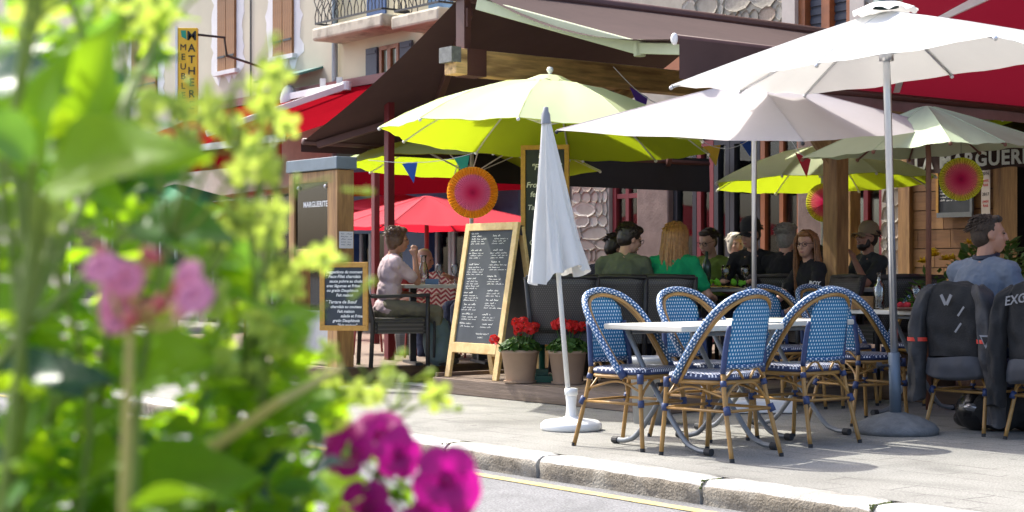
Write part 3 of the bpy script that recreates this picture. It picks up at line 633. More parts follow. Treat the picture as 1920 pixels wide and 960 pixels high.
# striped flat canopy and red valance further left
sa_, sb_ = onP(548, 13.0), onP(345, 13.0)
stp = thing('striped_canopy', 'pale striped canopy with red valance half hidden by the flowers', 'awning'); zz = zat(362, W(sa_, 13).y)
for i in range(26):
    s0 = sa_ + (sb_ - sa_) * i / 26; s1 = sa_ + (sb_ - sa_) * (i + 1) / 26
    MB().add([W(s0, 12.2, zz - .12), W(s0, 14.6, zz + .25), W(s1, 14.6, zz + .25), W(s1, 12.2, zz - .12)], [(0, 1, 2, 3)]).build('stripe_panel', m_patch if i % 2 else m_beige, stp, solid=.01)
cloth(lambda u, v: W(sa_ + (sb_ - sa_) * u, 12.18, zz - .13 - .45 * v), 20, 2, 'valance_cloth', m_redcloth, stp)
zv = zat(432, W(onP(500, 12.1), 12.1).y)
bn_ = thing('lettered_banner', 'dark banner with white capital letters under the red valance', 'sign'); 
MB().add([W(onP(552, 12.2), 12.2, zv - .06), W(onP(470, 12.2), 12.2, zv - .06), W(onP(470, 12.2), 12.2, zv + .26), W(onP(552, 12.2), 12.2, zv + .26)], [(0, 1, 2, 3)]).build('banner_cloth', mat('dark brown banner', (.05, .03, .025)), bn_, solid=.01)
put('lettering', text_mesh('OU VE', .21, m_chalk, .002, offset=.004), bn_, M=frame(-SD, (0, 0, 1), W(onP(487, 12.18), 12.17, zv)))

# ---------------- umbrellas ----------------
def lerp(a, b, t): return a + (b - a) * t
def umbrella(label, base, rim, z_hub, rise, yaw, m_top, m_pole, pole_r=.02, tilt=(0, 0), curve=1.0, base_kind=None, vent=None, finial=None, lean=(0, 0), group='open parasols', rib_m=None, rimdrop=0, name='parasol', strut_z=.25, cat='parasol'):
    """rim: list of (x, y) rib ends round the hub; base: foot of the pole; z_hub: height of the rim plane above base"""
    u = thing(name, label, cat, base, 0, group)
    top = Vector((lean[0], lean[1], z_hub + rise)); jt = Vector((lean[0] * .8, lean[1] * .8, z_hub - .05))
    Mt = Matrix.Translation(jt) @ Euler((R(tilt[0]), R(tilt[1]), 0)).to_matrix().to_4x4() @ Matrix.Rotation(yaw, 4, 'Z') @ Matrix.Translation((0, 0, .05))
    z0 = .12 if base_kind else 0
    k = MB(); k.tube([Vector((0, 0, z0)), jt, Mt @ Vector((0, 0, rise * .98))], [pole_r, pole_r, pole_r * .8], 10); k.build('pole', m_pole, u, smooth=True)
    n = len(rim); NR, NS = 10, 10; c = MB(); vs = []; rs = random.Random(len(label)); sg_ = [rs.uniform(.3, 1.6) for _ in rim]; pp2 = [rs.uniform(0, 6) for _ in rim]
    for j in range(NR + 1):
        r = max(j / NR, .02); zf = rise * (1 - r ** curve)
        for i in range(n):
            a, b = Vector((*rim[i], 0)), Vector((*rim[(i + 1) % n], 0))
            for q in range(NS):
                t = q / NS; p = a.lerp(b, t) * r * (1 - .025 * math.sin(math.pi * t) * r); p.z = zf - .045 * sg_[i] * math.sin(math.pi * t) * r * (1 - r) * 2 - rimdrop * r + .007 * math.sin(math.pi * t) * math.sin(pp2[i] + 14 * t + 5 * r) * r - .012 * sg_[i] * math.sin(math.pi * t) * r ** 4
                vs.append(Mt @ p)
    w = n * NS; c.add(vs, [(j * w + i, j * w + (i + 1) % w, (j + 1) * w + (i + 1) % w, (j + 1) * w + i) for j in range(NR) for i in range(w)])
    can = c.build('canopy', m_top, u, smooth=True)
    me = can.data
    for e in me.edges: 
        a, b = e.vertices
        if a % w == b % w and (a % w) % NS == 0: e.use_edge_sharp = True
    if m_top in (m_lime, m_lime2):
        ln_ = MB(); ln_.add([Vector(v) - Vector((0, 0, .005)) for v in vs], c.f); ln_.build('canopy_undersheet', m_limeunder, u, smooth=True)  # added under-sheet in saturated lime, since the outer sheet carries the sunlit pallor
    sk = Mt @ Vector((0, 0, rise * strut_z))
    for i in range(n):
        pts = []
        for j in (.06, .35, .65, .85, 1.0): p = Vector((*rim[i], 0)) * j; p.z = rise * (1 - j ** curve) - .014 - rimdrop * j; pts.append(Mt @ p)
        rb = MB().tube(pts, .007, 6); rb = rb.build('rib', rib_m or m_pole, u, smooth=True)
        md = Vector((*rim[i], 0)) * .5; md.z = rise * (1 - .5 ** curve) - .02
        MB().tube([sk, Mt @ md], .006, 6).build('strut', rib_m or m_pole, rb)
        MB().tube([q_ + Vector((0, 0, .016)) for q_ in pts], .0035, 4).build('seam', m_top, rb)
        e = MB(); e.ball(pts[-1], .014, 8, 6); e.build('rib_tip', rib_m or m_pole, rb)
    h = MB(); h.tube([sk - Vector((0, 0, .04)), sk + Vector((0, 0, .04))], pole_r * 1.9, 10); h.build('runner_hub', rib_m or m_pole, u, smooth=True)
    if vent:
        v = MB(); vs = [Mt @ Vector((0, 0, rise + .055))]; m_ = 32
        for rr, dz in ((.5, .035), (1, -.0)):
            for i in range(m_): a = 6.283 * i / m_; vs.append(Mt @ Vector((math.cos(a) * vent * rr, math.sin(a) * vent * rr, rise + dz - rise * vent * .5 * rr + .03 + (.014 * math.sin(i * 1.96) if rr == 1 else 0))))
        v.add(vs, [(0, 1 + i, 1 + (i + 1) % m_) for i in range(m_)] + [(1 + i, 1 + m_ + i, 1 + m_ + (i + 1) % m_, 1 + (i + 1) % m_) for i in range(m_)]); v.build('vent_cap', m_top, u, smooth=True)
    if finial:
        q = Mt @ Vector((0, 0, rise + .02)); f = MB()
        if finial == 'ball': f.lathe([(.05, 0), (.045, .02), (.012, .03), (.012, .045), (.024, .06), (.028, .075), (.02, .092), (0, .098)], q, 14); f.build('finial', m_white, u, smooth=True)
        else: f.lathe([(.085, 0), (.08, .03), (.06, .07), (.025, .095), (.012, .12), (0, .125)], q, 14); f.build('finial', mat('dark green plastic', (.02, .06, .065), rough=.4), u, smooth=True)
    return u
def ngon(n, r, ph=0): return [(r * math.cos(6.283185 * i / n + ph), r * math.sin(6.283185 * i / n + ph)) for i in range(n)]
def rect(a, b): return [(a, b), (0, b), (-a, b), (-a, 0), (-a, -b), (0, -b), (a, -b), (a, 0)]
m_cwhite = mat('white parasol cloth', (.74, .74, .72), rough=.8, var=.05, vs=3, bump=.3, bs=5, trans=(.62, .61, .58), tmix=.26)
m_cpink = mat('pale lilac parasol cloth', (.68, .64, .655), rough=.8, var=.05, vs=3, bump=.3, bs=5, trans=(.58, .51, .52), tmix=.5)
m_lime = mat('lime parasol cloth', (.88, .93, .70), rough=.7, var=.05, vs=3, bump=.3, bs=5, trans=(.88, .92, .50), tmix=.6)  # overexposed pallor of the sunlit top is put into the cloth colour
m_limeunder = mat('lime parasol underside', (.42, .50, .018), rough=.8, var=.05, vs=3, trans=(.52, .61, .03), tmix=.6)  # added sheet that keeps the underside saturated below the sun-paled top
m_lime2 = mat('pale lime parasol cloth', (.62, .74, .50), rough=.8, var=.03, trans=(.80, .88, .45), tmix=.6)  # duller and less yellow than the other lime cloth
m_cgreen = mat('pale green parasol cloth', (.64, .78, .54), rough=.8, var=.03, trans=(.25, .30, .08), tmix=.35)
m_polewhite = mat('white lacquered pole', (.70, .69, .65), rough=.45, var=.08)
m_polewood = mat('brown wooden pole', (.16, .06, .035), rough=.5, var=.2)
# big white one on the right
wb = gnd(1680, 812)
wu = umbrella('big white parasol on a steel pole with round grey concrete foot', wb, rect(1.27, .64), 2.26, .36, ANG_S, m_cwhite, m_chrome, .024, (0, -1.5), 1.12, 'x', vent=.2, finial='cone', lean=(-.07, 0))
MB().lathe([(0, 0), (.26, 0), (.265, .03), (.24, .06), (.16, .10), (.07, .125), (.06, .13), (0, .13)], n=36, fold=lambda a, z: 1 + .012 * math.sin(5 * a)).build('foot', mat('grey concrete', (.15, .155, .16), rough=.85, var=.25, vs=14, bump=.5), wu, smooth=True)
k = MB(); k.tube([(0, 0, .1), (-.013, 0, .50)], .036, 14); k.build('sleeve', mat('blue grey metal', (.12, .16, .21), rough=.5, metal=.3, var=.1), wu, smooth=True)
k = MB(); k.tube([(-.03, 0, .42), (-.11, 0, .42)], .008, 8); k.tube([(-.09, 0, .42), (-.12, 0, .42)], .022, 10); k.build('clamp_screw', m_darkmetal, wu)
# lilac tilted one
pb = gnd(1437, 772)
pu = umbrella('pale lilac tilted parasol between the white and the lime parasols', at(1414, pb.y), ngon(4, 1.42, R(4)), 2.02, .36, 0, m_cpink, m_chrome, .019, (8, 0), 1.05, 'x', rib_m=m_darkmetal)
k = MB(); k.box((.05, 0, .05), (.46, .42, .09), taper=.9); k.build('foot', m_white, pu, bevel=.012); k = MB(); k.tube([(0, 0, .09), (0, 0, .45)], .028, 12); k.build('sleeve', m_white, pu, smooth=True)
# lime one over the easel
lb = gnd(1016, 715, .13)
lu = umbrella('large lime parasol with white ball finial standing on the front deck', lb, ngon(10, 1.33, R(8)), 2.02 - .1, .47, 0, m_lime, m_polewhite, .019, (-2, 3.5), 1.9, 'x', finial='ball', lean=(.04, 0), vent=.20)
k = MB(); k.box((0, 0, .025), (.32, .28, .05)); k.box((0, 0, .07), (.1, .1, .06)); k.tube([(0, 0, .05), (0, 0, .52)], .026, 10); k.tube([(.01, 0, .5), (-.07, -.02, .5), (-.10, -.03, .56)], .007, 6)
k.bar((-.12, 0, .05), (-.02, 0, .42), .014, .014); k.build('foot', mat('green painted iron', (.01, .10, .055), rough=.4, var=.1), lu)
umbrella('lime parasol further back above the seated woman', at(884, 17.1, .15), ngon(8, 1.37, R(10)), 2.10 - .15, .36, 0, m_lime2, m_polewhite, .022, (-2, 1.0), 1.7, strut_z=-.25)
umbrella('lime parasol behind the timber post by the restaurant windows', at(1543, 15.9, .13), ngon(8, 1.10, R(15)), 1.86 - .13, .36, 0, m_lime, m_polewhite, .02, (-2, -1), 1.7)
umbrella('pale green parasol on a brown wooden pole at right', at(1741, 11.95), rect(.64, .64), 1.88, .33, R(40), m_cgreen, m_polewood, .02, (0, -3), 1.1, rib_m=m_polewood)
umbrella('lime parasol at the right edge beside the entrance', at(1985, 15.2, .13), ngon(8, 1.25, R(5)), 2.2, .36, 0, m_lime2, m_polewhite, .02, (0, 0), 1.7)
# red parasols across the aisle
m_redpar = mat('red parasol cloth', (.62, .03, .06), rough=.8, var=.03, trans=(.65, .015, .035), tmix=.45)
umbrella('red square parasol standing behind the terrace', at(800, 21.0), rect(1.3, 1.3), 1.56, .42, R(35), m_redpar, m_redmetal, .03, (0, 0), 1.0, rib_m=m_darkmetal)
umbrella('red parasol further off under the red awning', at(742, 25.0), ngon(8, 1.5), 1.9, .3, 0, m_redpar, m_redmetal, .03, rib_m=m_darkmetal)
umbrella('green parasol far off behind the flowers', at(330, 27.0), rect(1.3, 1.3), 2.0, .45, R(20), mat('green parasol cloth', (.04, .30, .14), trans=(.03, .35, .12)), m_polewhite, .03)
for pxx, dd, lb_ in ((730, 15.9, 'thick dark red metal post right of the seated woman'), (704, 19.5, 'thin dark red metal post left of the thick one')):
    tag(put('metal_post', MB().box((0, 0, 1.25), (.075, .075, 2.5)).mesh('metal_post', m_redmetal), None, at(pxx, dd, .15), ANG_S, bevel=.005), lb_, 'post')
cp = thing('red_terrace_canopy', 'flat red canopy edge behind the lime parasol', 'awning')
v0, v1 = at(660, 24.0), at(985, 22.0)
MB().add([v0 + Vector((0, 0, 2.1)), v1 + Vector((0, 0, 2.1)), v1 + Vector((0, 0, 2.45)), v0 + Vector((0, 0, 2.45))], [(0, 1, 2, 3)]).build('valance_cloth', m_redcloth, cp)
MB().add([v0 + Vector((0, 0, 2.45)), v1 + Vector((0, 0, 2.45)), v1 + Vector((1.5, 2.5, 2.6)), v0 + Vector((1.5, 2.5, 2.6))], [(0, 1, 2, 3)]).build('roof_cloth', m_redcloth, cp)

# closed white parasol in front
cu = thing('closed_parasol', 'closed white parasol leaning slightly on a round white foot', 'parasol', gnd(1071, 806), 0)
ln = Vector((-.163, .02, 2.0)); P_ = lambda z: ln * (z / 2.0)
k = MB(); k.tube([P_(.05), P_(2.0)], .0165, 10); k.build('pole', m_polewhite, cu, smooth=True)
k = MB(); k.lathe([(0, 0), (.185, 0), (.195, .012), (.195, .04), (.17, .06), (.06, .075), (.035, .09), (.03, .15), (.036, .215), (.036, .22), (.042, .222), (.042, .262), (.03, .265), (0, .265)], n=32); k.build('foot', m_white, cu, smooth=True)
k = MB(); n = 72; rr = random.Random(3); ph = [rr.uniform(0, 6) for _ in range(4)]; ROW = 26; vs = []
for j in range(ROW + 1):
    t = j / ROW; z = 1.97 - .99 * t; rad = .022 + .138 * t ** 1.05
    for i in range(n):
        a = 6.283185 * i / n; f = 1 + (.20 + .12 * t) * (.5 * math.sin(7 * a + ph[0] + .8 * math.sin(4 * t)) + .35 * math.sin(11 * a + ph[1] + 2.2 * t) + .22 * math.sin(17 * a - 3 * t + ph[3])) + .10 * math.sin(2 * a + ph[2])
        zz = z + (t ** 4) * (.014 * math.sin(7 * a + ph[0]) + .03 * math.sin(2 * a + ph[3]) + .035 * math.cos(a))
        vs.append(P_(z) + Vector((rad * f * math.cos(a), rad * f * math.sin(a) * .8, zz - z)))
k.add(vs, [(j * n + i, j * n + (i + 1) % n, (j + 1) * n + (i + 1) % n, (j + 1) * n + i) for j in range(ROW) for i in range(n)]); k.build('folded_canopy', m_cwhite, cu, smooth=True)
k = MB(); k.lathe([(.032, -.03), (.028, .03), (.018, .05), (.016, .075), (0, .08)], P_(1.97), 12); k.build('top_cap', mat('grey plastic', (.25, .26, .28)), cu, smooth=True)
# ---------------- bistro chairs ----------------
m_bamboo = mat('bamboo look tube', (.34, .185, .05), rough=.38, var=.22, vs=14)
m_navy = mat('navy wrap', (.025, .045, .13), rough=.5, var=.15, vs=60)
m_weave = weave_mat('blue and white weave', (.016, .085, .21), (.74, .78, .82), .0205, .25)
m_weaveb = weave_mat('blue and white back weave', (.022, .19, .37), (.74, .82, .86), .0205, .24, trans=.35)
m_weaves = weave_mat('blue and white seat weave', (.02, .035, .10), (.72, .74, .78), .0165, .27)
def catmull(pts, n=6):
    pts = [Vector(p) for p in pts]; out = []
    P = [pts[0] * 2 - pts[1]] + pts + [pts[-1] * 2 - pts[-2]]
    for i in range(1, len(P) - 2):
        for k in range(n):
            t = k / n; a, b, c, d = P[i - 1], P[i], P[i + 1], P[i + 2]
            out.append(.5 * ((2 * b) + (c - a) * t + (2 * a - 5 * b + 4 * c - d) * t * t + (3 * b - a - 3 * c + d) * t ** 3))
    return out + [pts[-1]]
def make_bistro():
    c = thing('bistro_chair', 'x', 'chair', group='blue and white woven bistro chairs')
    # seat: rounded plan, woven top with navy rolled edge
    prof = []
    for i in range(28):
        a = 6.283185 * i / 28; ca, sa = math.cos(a), math.sin(a); e = .55
        prof.append((.215 * math.copysign(abs(ca) ** e, ca) * (1.0 + .04 * sa), .205 * math.copysign(abs(sa) ** e, sa)))
    k = MB(); n = len(prof)
    rings = [(1.0, .425), (1.02, .44), (1.0, .455), (.9, .462), (.6, .460), (.3, .457)]
    vs = []; uv = []
    for f, z in rings:
        for x, y in prof: vs.append((x * f, y * f, z)); uv.append((x * f, y * f))
    vs.append((0, 0, .456)); uv.append((0, 0)); fs = [(j * n + i, j * n + (i + 1) % n, (j + 1) * n + (i + 1) % n, (j + 1) * n + i) for j in range(len(rings) - 1) for i in range(n)] + [((len(rings) - 1) * n + i, (len(rings) - 1) * n + (i + 1) % n, len(vs) - 1) for i in range(n)]
    fs.append(tuple(reversed(range(n)))); k.add(vs, fs, uv); k.mi = [1 if i < n else 0 for i in range(len(fs))]; k.build('seat', [m_weaves, m_navy], c, smooth=True)
    k = MB(); k.tube([(x * .97, y * .97, .412) for x, y in prof] + [(prof[0][0] * .97, prof[0][1] * .97, .412)], .012, 8, cap=False); k.build('seat_rail', m_bamboo, c, smooth=True)
    # rear legs run up into the back posts
    for s in (-1, 1):
        leg = MB().tube(catmull([(s * .215, -.285, 0), (s * .185, -.215, .30), (s * .172, -.19, .46)], 5), [.0125] * 11, 10); lg = leg.build('rear_leg', m_bamboo, c, smooth=True)
        MB().tube([(s * .2155, -.2855, 0), (s * .214, -.283, .02)], .0135, 10).build('leg_tip', m_black, lg)
        MB().tube([(s * .197, -.243, .245), (s * .190, -.226, .285)], .0185, 10).build('wrap', m_navy, lg, smooth=True)
        MB().tube([(s * .178, -.20, .39), (s * .173, -.192, .42)], .0175, 10).build('wrap', m_navy, lg, smooth=True)
        MB().tube(catmull([(s * .172, -.19, .46), (s * .165, -.205, .60), (s * .155, -.225, .715)], 4), .0155, 10).build('back_post', m_navy, c, smooth=True)
        lg = MB().tube(catmull([(s * .20, .215, 0), (s * .19, .195, .25), (s * .185, .185, .43)], 4), .0125, 10).build('front_leg', m_bamboo, c, smooth=True)
        MB().tube([(s * .20, .2155, 0), (s * .199, .214, .02)], .0135, 10).build('leg_tip', m_black, lg)
        MB().tube([(s * .191, .197, .245), (s * .19, .194, .285)], .0185, 10).build('wrap', m_navy, lg, smooth=True)
        MB().tube([(s * .186, .187, .375), (s * .185, .185, .43)], .019, 10).build('wrap', m_navy, lg, smooth=True)
        # hoop side
        MB().tube(catmull([(s * .187, .195, .33), (s * .183, .02, .385), (s * .18, -.20, .335)], 5), .0075, 8).build('brace', m_bamboo, c, smooth=True)
    hoopL = [(-.225, .085, .425), (-.232, .02, .52), (-.236, -.08, .655), (-.215, -.175, .775), (-.14, -.245, .855), (0, -.268, .883)]
    hoop = catmull(hoopL + [(-x, y, z) for x, y, z in hoopL[-2::-1]], 6)
    MB().tube([Vector((p.x * .93, p.y + .010, p.z - .017)) for p in hoop], .0115, 10).build('hoop', m_bamboo, c, smooth=True)
    MB().tube([Vector((p.x * .95, p.y - .016, p.z - .013)) for p in hoop], .0115, 10).build('hoop', m_bamboo, c, smooth=True)
    k = MB(); k.tube([p + Vector((p.x * .06, -.004, .010)) for p in hoop], .0185, 12); k.build('hoop_weave', m_weave, c, smooth=True)
    for s in (-1, 1): MB().tube([(s * .226, .10, .41), (s * .229, .06, .465)], .023, 10).build('wrap', m_navy, c, smooth=True)
    # woven back panel between posts and hoop
    hp = [p for p in hoop if p.z > .70]
    def pan(u, v):
        x = (u - .5) * 2 * (.165 - .01 * v); ztop = .87 - .9 * max(0, abs(x) - .02) ** 2 * 4 - abs(x) ** 2.2 * .9
        z = .495 + (ztop - .495) * v; y = -.193 - .075 * ((z - .46) / .42) ** 1.0 - .018 * (1 - (x / .17) ** 2) + .004
        return (Vector((x, y, z)), (x, z))
    MB().grid(pan, 12, 12).build('back_panel', m_weaveb, c, smooth=True, solid=.007)
    k = MB(); k.tube([(-.165, -.2, .497), (0, -.222, .493), (.165, -.2, .497)], .014, 10); k.build('panel_edge', m_weave, c, smooth=True)
    # stretchers and curved braces
    zr_ = .262
    for a, b in (((-.19, .195), (.19, .195)), ((-.19, -.235), (.19, -.235)), ((-.19, .195), (-.193, -.235)), ((.19, .195), (.193, -.235))):
        MB().tube([(*a, zr_), (*b, zr_)], .0085, 8).build('stretcher', m_bamboo, c, smooth=True)
    for y, yy in ((.192, .19), (-.225, -.205)):
        MB().tube(catmull([(-.187, y, .29), (-.15, yy, .345), (-.08, yy, .40), (0, yy, .408), (.08, yy, .40), (.15, yy, .345), (.187, y, .29)], 4), .0075, 8).build('brace', m_bamboo, c, smooth=True)
    MB().tube(catmull([(-.165, -.20, .435), (-.09, -.21, .485), (-.03, -.215, .43)], 4), .007, 8).build('back_loop', m_bamboo, c, smooth=True)
    MB().tube(catmull([(.165, -.20, .435), (.09, -.21, .485), (.03, -.215, .43)], 4), .007, 8).build('back_loop', m_bamboo, c, smooth=True)
    return c
bis = make_bistro()
def face(d): return math.atan2(d.y, d.x) - math.pi / 2       # yaw that turns local +Y towards d
placed = []
def chair(loc, d, label, first=[True]):
    d = Vector((*d[:2], 0)); rz = face(d)
    if first[0]: bis.location = loc; bis.rotation_euler = (0, 0, rz); bis['label'] = label; first[0] = False; return bis
    return dup(bis, loc, rz, label)
chair(Vector((.71, 9.43, 0)), (.72, -.70), 'leftmost blue bistro chair turned towards the camera beside the white table')
chair(W(7.16, 6.96), (.62, -.78), 'blue bistro chair behind the white table, second from left')
chair(Vector((1.107, 8.98, 0)), (-.70, .715), 'nearest blue bistro chair, seen from behind in front of the white table')
chair(Vector((1.69, 9.73, 0)), (-.62, .78), 'blue bistro chair seen from behind between nearest chair and steel pole')
chair(W(7.30, 8.52), (.86, .5), 'blue bistro chair facing right behind the steel pole')
chair(W(8.38, 8.93), (.5, -.86), 'blue bistro chair showing only its hoop left of the far table')
chair(W(8.33, 9.44), (.64, -.77), 'blue bistro chair at the end of the far table behind another hoop')
chair(at(1722, 12.55), (-.75, -.66), 'blue bistro chair across the table from the man in the polo shirt')
MANCH = Vector((2.94, 10.33, 0)); chair(MANCH, (.77, .64), 'blue bistro chair hung with the grey motorcycle jacket')
RCH = Vector((3.30, 9.85, 0)); chair(RCH, (.77, .64), 'blue bistro chair hung with the black motorcycle jacket at right edge')

# ---------------- folding tables ----------------
m_top = mat('cream laminate top', (.66, .63, .55), rough=.35, var=.04, vs=3)
def folding_table(label, c, L, Wd, h, ang, top=m_top, group='folding cafe tables'):
    t = thing('cafe_table', label, 'table', c, ang, group)
    MB().box((0, 0, h - .016), (L, Wd, .032)).build('table_top', top, t, bevel=.006)
    for x in (-L * .32, L * .32):
        for s in (-1, 1):
            pts = catmull([(x, -s * Wd * .40, h - .04), (x, -s * Wd * .34, h - .10), (x, -s * Wd * .10, h * .55), (x, s * Wd * .30, .09), (x, s * Wd * .47, .03), (x, s * Wd * .62, .022)], 5)
            xs = .02 * s; lg = MB().tube([p + Vector((xs, 0, 0)) for p in pts], .0155, 10).build('leg', m_greymetal, t, smooth=True)
            e = pts[-1] + Vector((xs, 0, 0)); MB().tube([e - Vector((0, s * .02, 0)), e + Vector((0, s * .025, 0))], .021, 10).build('foot_cap', m_black, lg)
        MB().tube([(x - .03, 0, h * .52), (x + .03, 0, h * .52)], .012, 8).build('pivot', m_darkmetal, t)
    for y in (-Wd * .38, Wd * .38): MB().tube([(-L * .32, y, h - .05), (L * .32, y, h - .05)], .012, 8).build('cross_rail', m_greymetal, t)
    return t
N1 = Vector((.92, 8.93, 0))
folding_table('nearest white topped folding table among the blue chairs', N1 + PD * .40 + SD * .325, .80, .65, .705, ANG_P)
folding_table('second white topped folding table behind the nearest one', W(6.85 + .325, 7.10 + .42), .80, .65, .705, ANG_P)
folding_table('long pale folding table in front of the man in the polo shirt', W(6.85, 9.38), 2.2, .66, .735, ANG_S)

# grey planter behind the first table
gp = MB(); gp.lathe([(0, 0), (.12, 0), (.145, .40), (.155, .40), (.155, .44), (.135, .44), (.13, .38), (0, .37)], n=24)
tag(put('planter', gp.mesh('planter', mat('pale grey plastic', (.33, .34, .35), rough=.5), True), None, at(1222, 10.9)), 'pale grey tapered planter behind the nearest table', 'planter')

# ---------------- easel (A-frame chalkboard) ----------------
def board_frame(k, w, h, t, d, z=0):
    k.box((0, h - t / 2, z), (w, t, d)); k.box((0, t / 2, z), (w, t, d)); k.box((-w / 2 + t / 2, h / 2, z), (t, h - 2 * t, d)); k.box((w / 2 - t / 2, h / 2, z), (t, h - 2 * t, d))
ea = thing('easel_chalkboard', 'pine A-frame chalkboard menu covered in white handwriting on the deck', 'chalkboard')
FL, FR = W(11.20, 7.87, .13), W(10.48, 7.87, .13)
wE, hE = (FL - FR).length, 1.29
tilt = math.asin(.22 / hE)
Mf = frame(-SD, PD * math.sin(tilt) + Vector((0, 0, math.cos(tilt))), (FL + FR) / 2)   # x to the right, y up the board, z towards the reader
Mfr = Mf; assert (Mfr.col[2].to_3d().dot(PD) < 0)
tt = .062
def ebox(name, c, d, m=m_pine, M=None, parent=ea): return put(name, MB().box((0, 0, 0), d).mesh(name, m), parent, M=(M or Mf) @ Matrix.Translation(c), bevel=.004)
for x in (-wE / 2 + tt / 2, wE / 2 - tt / 2): ebox('side_rail', (x, hE / 2, 0), (tt, hE, .03))
ebox('top_rail', (0, hE - tt / 2, .002), (wE - 2 * tt, tt, .03)); ebox('bottom_rail', (0, .25, .002), (wE - 2 * tt, .085, .03))
ebox('slate_panel', (0, .29 + (hE - .29 - tt) / 2, -.004), (wE - 2 * tt + .004, hE - .29 - tt, .012), m_slate)
sc_ = MB(); x0 = -wE / 2 + tt + .025; colw = (wE - 2 * tt) / 2 - .045
r = random.Random(21)
for ci in range(2):
    y = hE - tt - .05; x = x0 + ci * (colw + .045)
    while y > .42:
        nl = r.choice((2, 3, 3, 4)); scribble(sc_, x + r.uniform(.0, .04), y, colw * r.uniform(.4, .65), .010, .0030, r); y -= .024
        for i in range(nl):
            if y < .42: break
            scribble(sc_, x + r.uniform(0, .03), y, colw * r.uniform(.55, .95), .008, .0024, r); y -= .0195
        y -= .016 + .02 * (r.random() > .6)
    for _ in range(2): pass
tag(put('chalk_writing', sc_.mesh('chalk_writing', m_chalk), ea, M=Mf @ Matrix.Translation((0, 0, .0035))), kind='stuff')
for i, (tx, sz, xx, yy) in enumerate((('Nos salades', .021, x0, hE - tt - .028), ('Notre fait maison !!!', .021, -.02, .365), ('le midi ?', .021, .01, .335))): put('chalk_words', text_mesh(tx, sz, m_chalk, 0, shear=.25), ea, M=Mf @ Matrix.Translation((xx, yy, .004)))
Mb = frame(-SD, -PD * math.sin(tilt) + Vector((0, 0, math.cos(tilt))), (FL + FR) / 2 + PD * .47)
for x in (-wE / 2 + tt / 2, wE / 2 - tt / 2): ebox('rear_rail', (x, hE / 2 - .02, 0), (tt, hE - .03, .03), M=Mb)
ebox('rear_top_rail', (0, hE - tt / 2 - .03, .001), (wE - 2 * tt, tt, .028), M=Mb); ebox('rear_panel', (0, .25 + (hE - .4) / 2, 0), (wE - 2 * tt + .004, hE - .4, .012), mat('dark grey panel', (.06, .058, .056)), M=Mb); ebox('rear_bottom_rail', (0, .2, .001), (wE - 2 * tt, .08, .028), M=Mb)
for x in (-wE / 2 + .01, wE / 2 - .01): ebox('hinge', (x, hE - .06, -.03), (.012, .08, .05), m_darkmetal)

def flat_board(label, M, w, h, t, frame_m, lines, parts_z=.015, name='chalkboard'):
    b = thing(name, label, 'chalkboard'); b.matrix_basis = M
    for nm, c, d in (('frame_rail', (0, h - t / 2, 0), (w, t, .03)), ('frame_rail', (0, t / 2, 0), (w, t, .03)), ('frame_rail', (-w / 2 + t / 2, h / 2, 0), (t, h - 2 * t, .029)), ('frame_rail', (w / 2 - t / 2, h / 2, 0), (t, h - 2 * t, .029))):
        put(nm, MB().box((0, 0, 0), d).mesh(nm, frame_m), b, c, bevel=.004)
    put('slate_panel', MB().box((0, 0, 0), (w - 2 * t + .004, h - 2 * t + .004, .012)).mesh('slate_panel', m_slate), b, (0, h / 2, -.004))
    for (tx, sz, x, y) in lines: put('chalk_words', text_mesh(tx, sz, m_chalk, 0, shear=.2, offset=.0012), b, (x, y, .004))
    return b
# small board on the menu case
bw, bh = .43, .585; c0 = at(645, 14.05, 0); c0.z = zat(620, 14.05)
fwd = Vector((-.22, -1, 0)).normalized()
L_ = ['Suggestions du moment', '* Faux-Filet charolais', 'sauce poivre au choix', 'avec légumes et Frites', 'ou gratin Dauphinois', 'Fait maison', '* Tartare de Bœuf', 'charolais au couteau', 'Fait maison', 'salade et Frites', 'gratin Dauphinois', '"Fait maison"']
X_ = [-.16, -.165, -.13, -.155, -.155, -.07, -.165, -.12, -.06, -.03, -.10, -.06]
flat_board('small chalkboard in orange wooden frame hung on the menu case', frame(Vector((0, 0, 1)).cross(fwd) * 1, (0, 0, 1), c0), bw, bh, .045, m_pine2,
           [(t, .0335 if i not in (1, 6) else .037, X_[i], bh - .095 - i * .0395 - (.02 if i > 5 else 0)) for i, t in enumerate(L_)])
# tall board behind the closed parasol
c1 = at(1022, 14.0, 0); c1.z = .35; fw = Vector((-.25, -1, 0)).normalized()
flat_board('tall chalkboard in orange frame standing behind the closed parasol', frame(Vector((0, 0, 1)).cross(fw), (0, 0, 1), c1), .42, 1.73, .04, m_pine2,
           [('La', .06, -.06, 1.62), ('"Fondue"', .07, -.12, 1.52), ('*', .05, -.05, 1.46), ('Fromage', .065, -.165, 1.37), ('fermier', .065, -.13, 1.29), ('Tartiflette', .06, -.155, 1.18), ('24 €', .06, -.11, 1.00), ('Café', .065, -.14, .88), ('offert', .06, -.12, .80)])

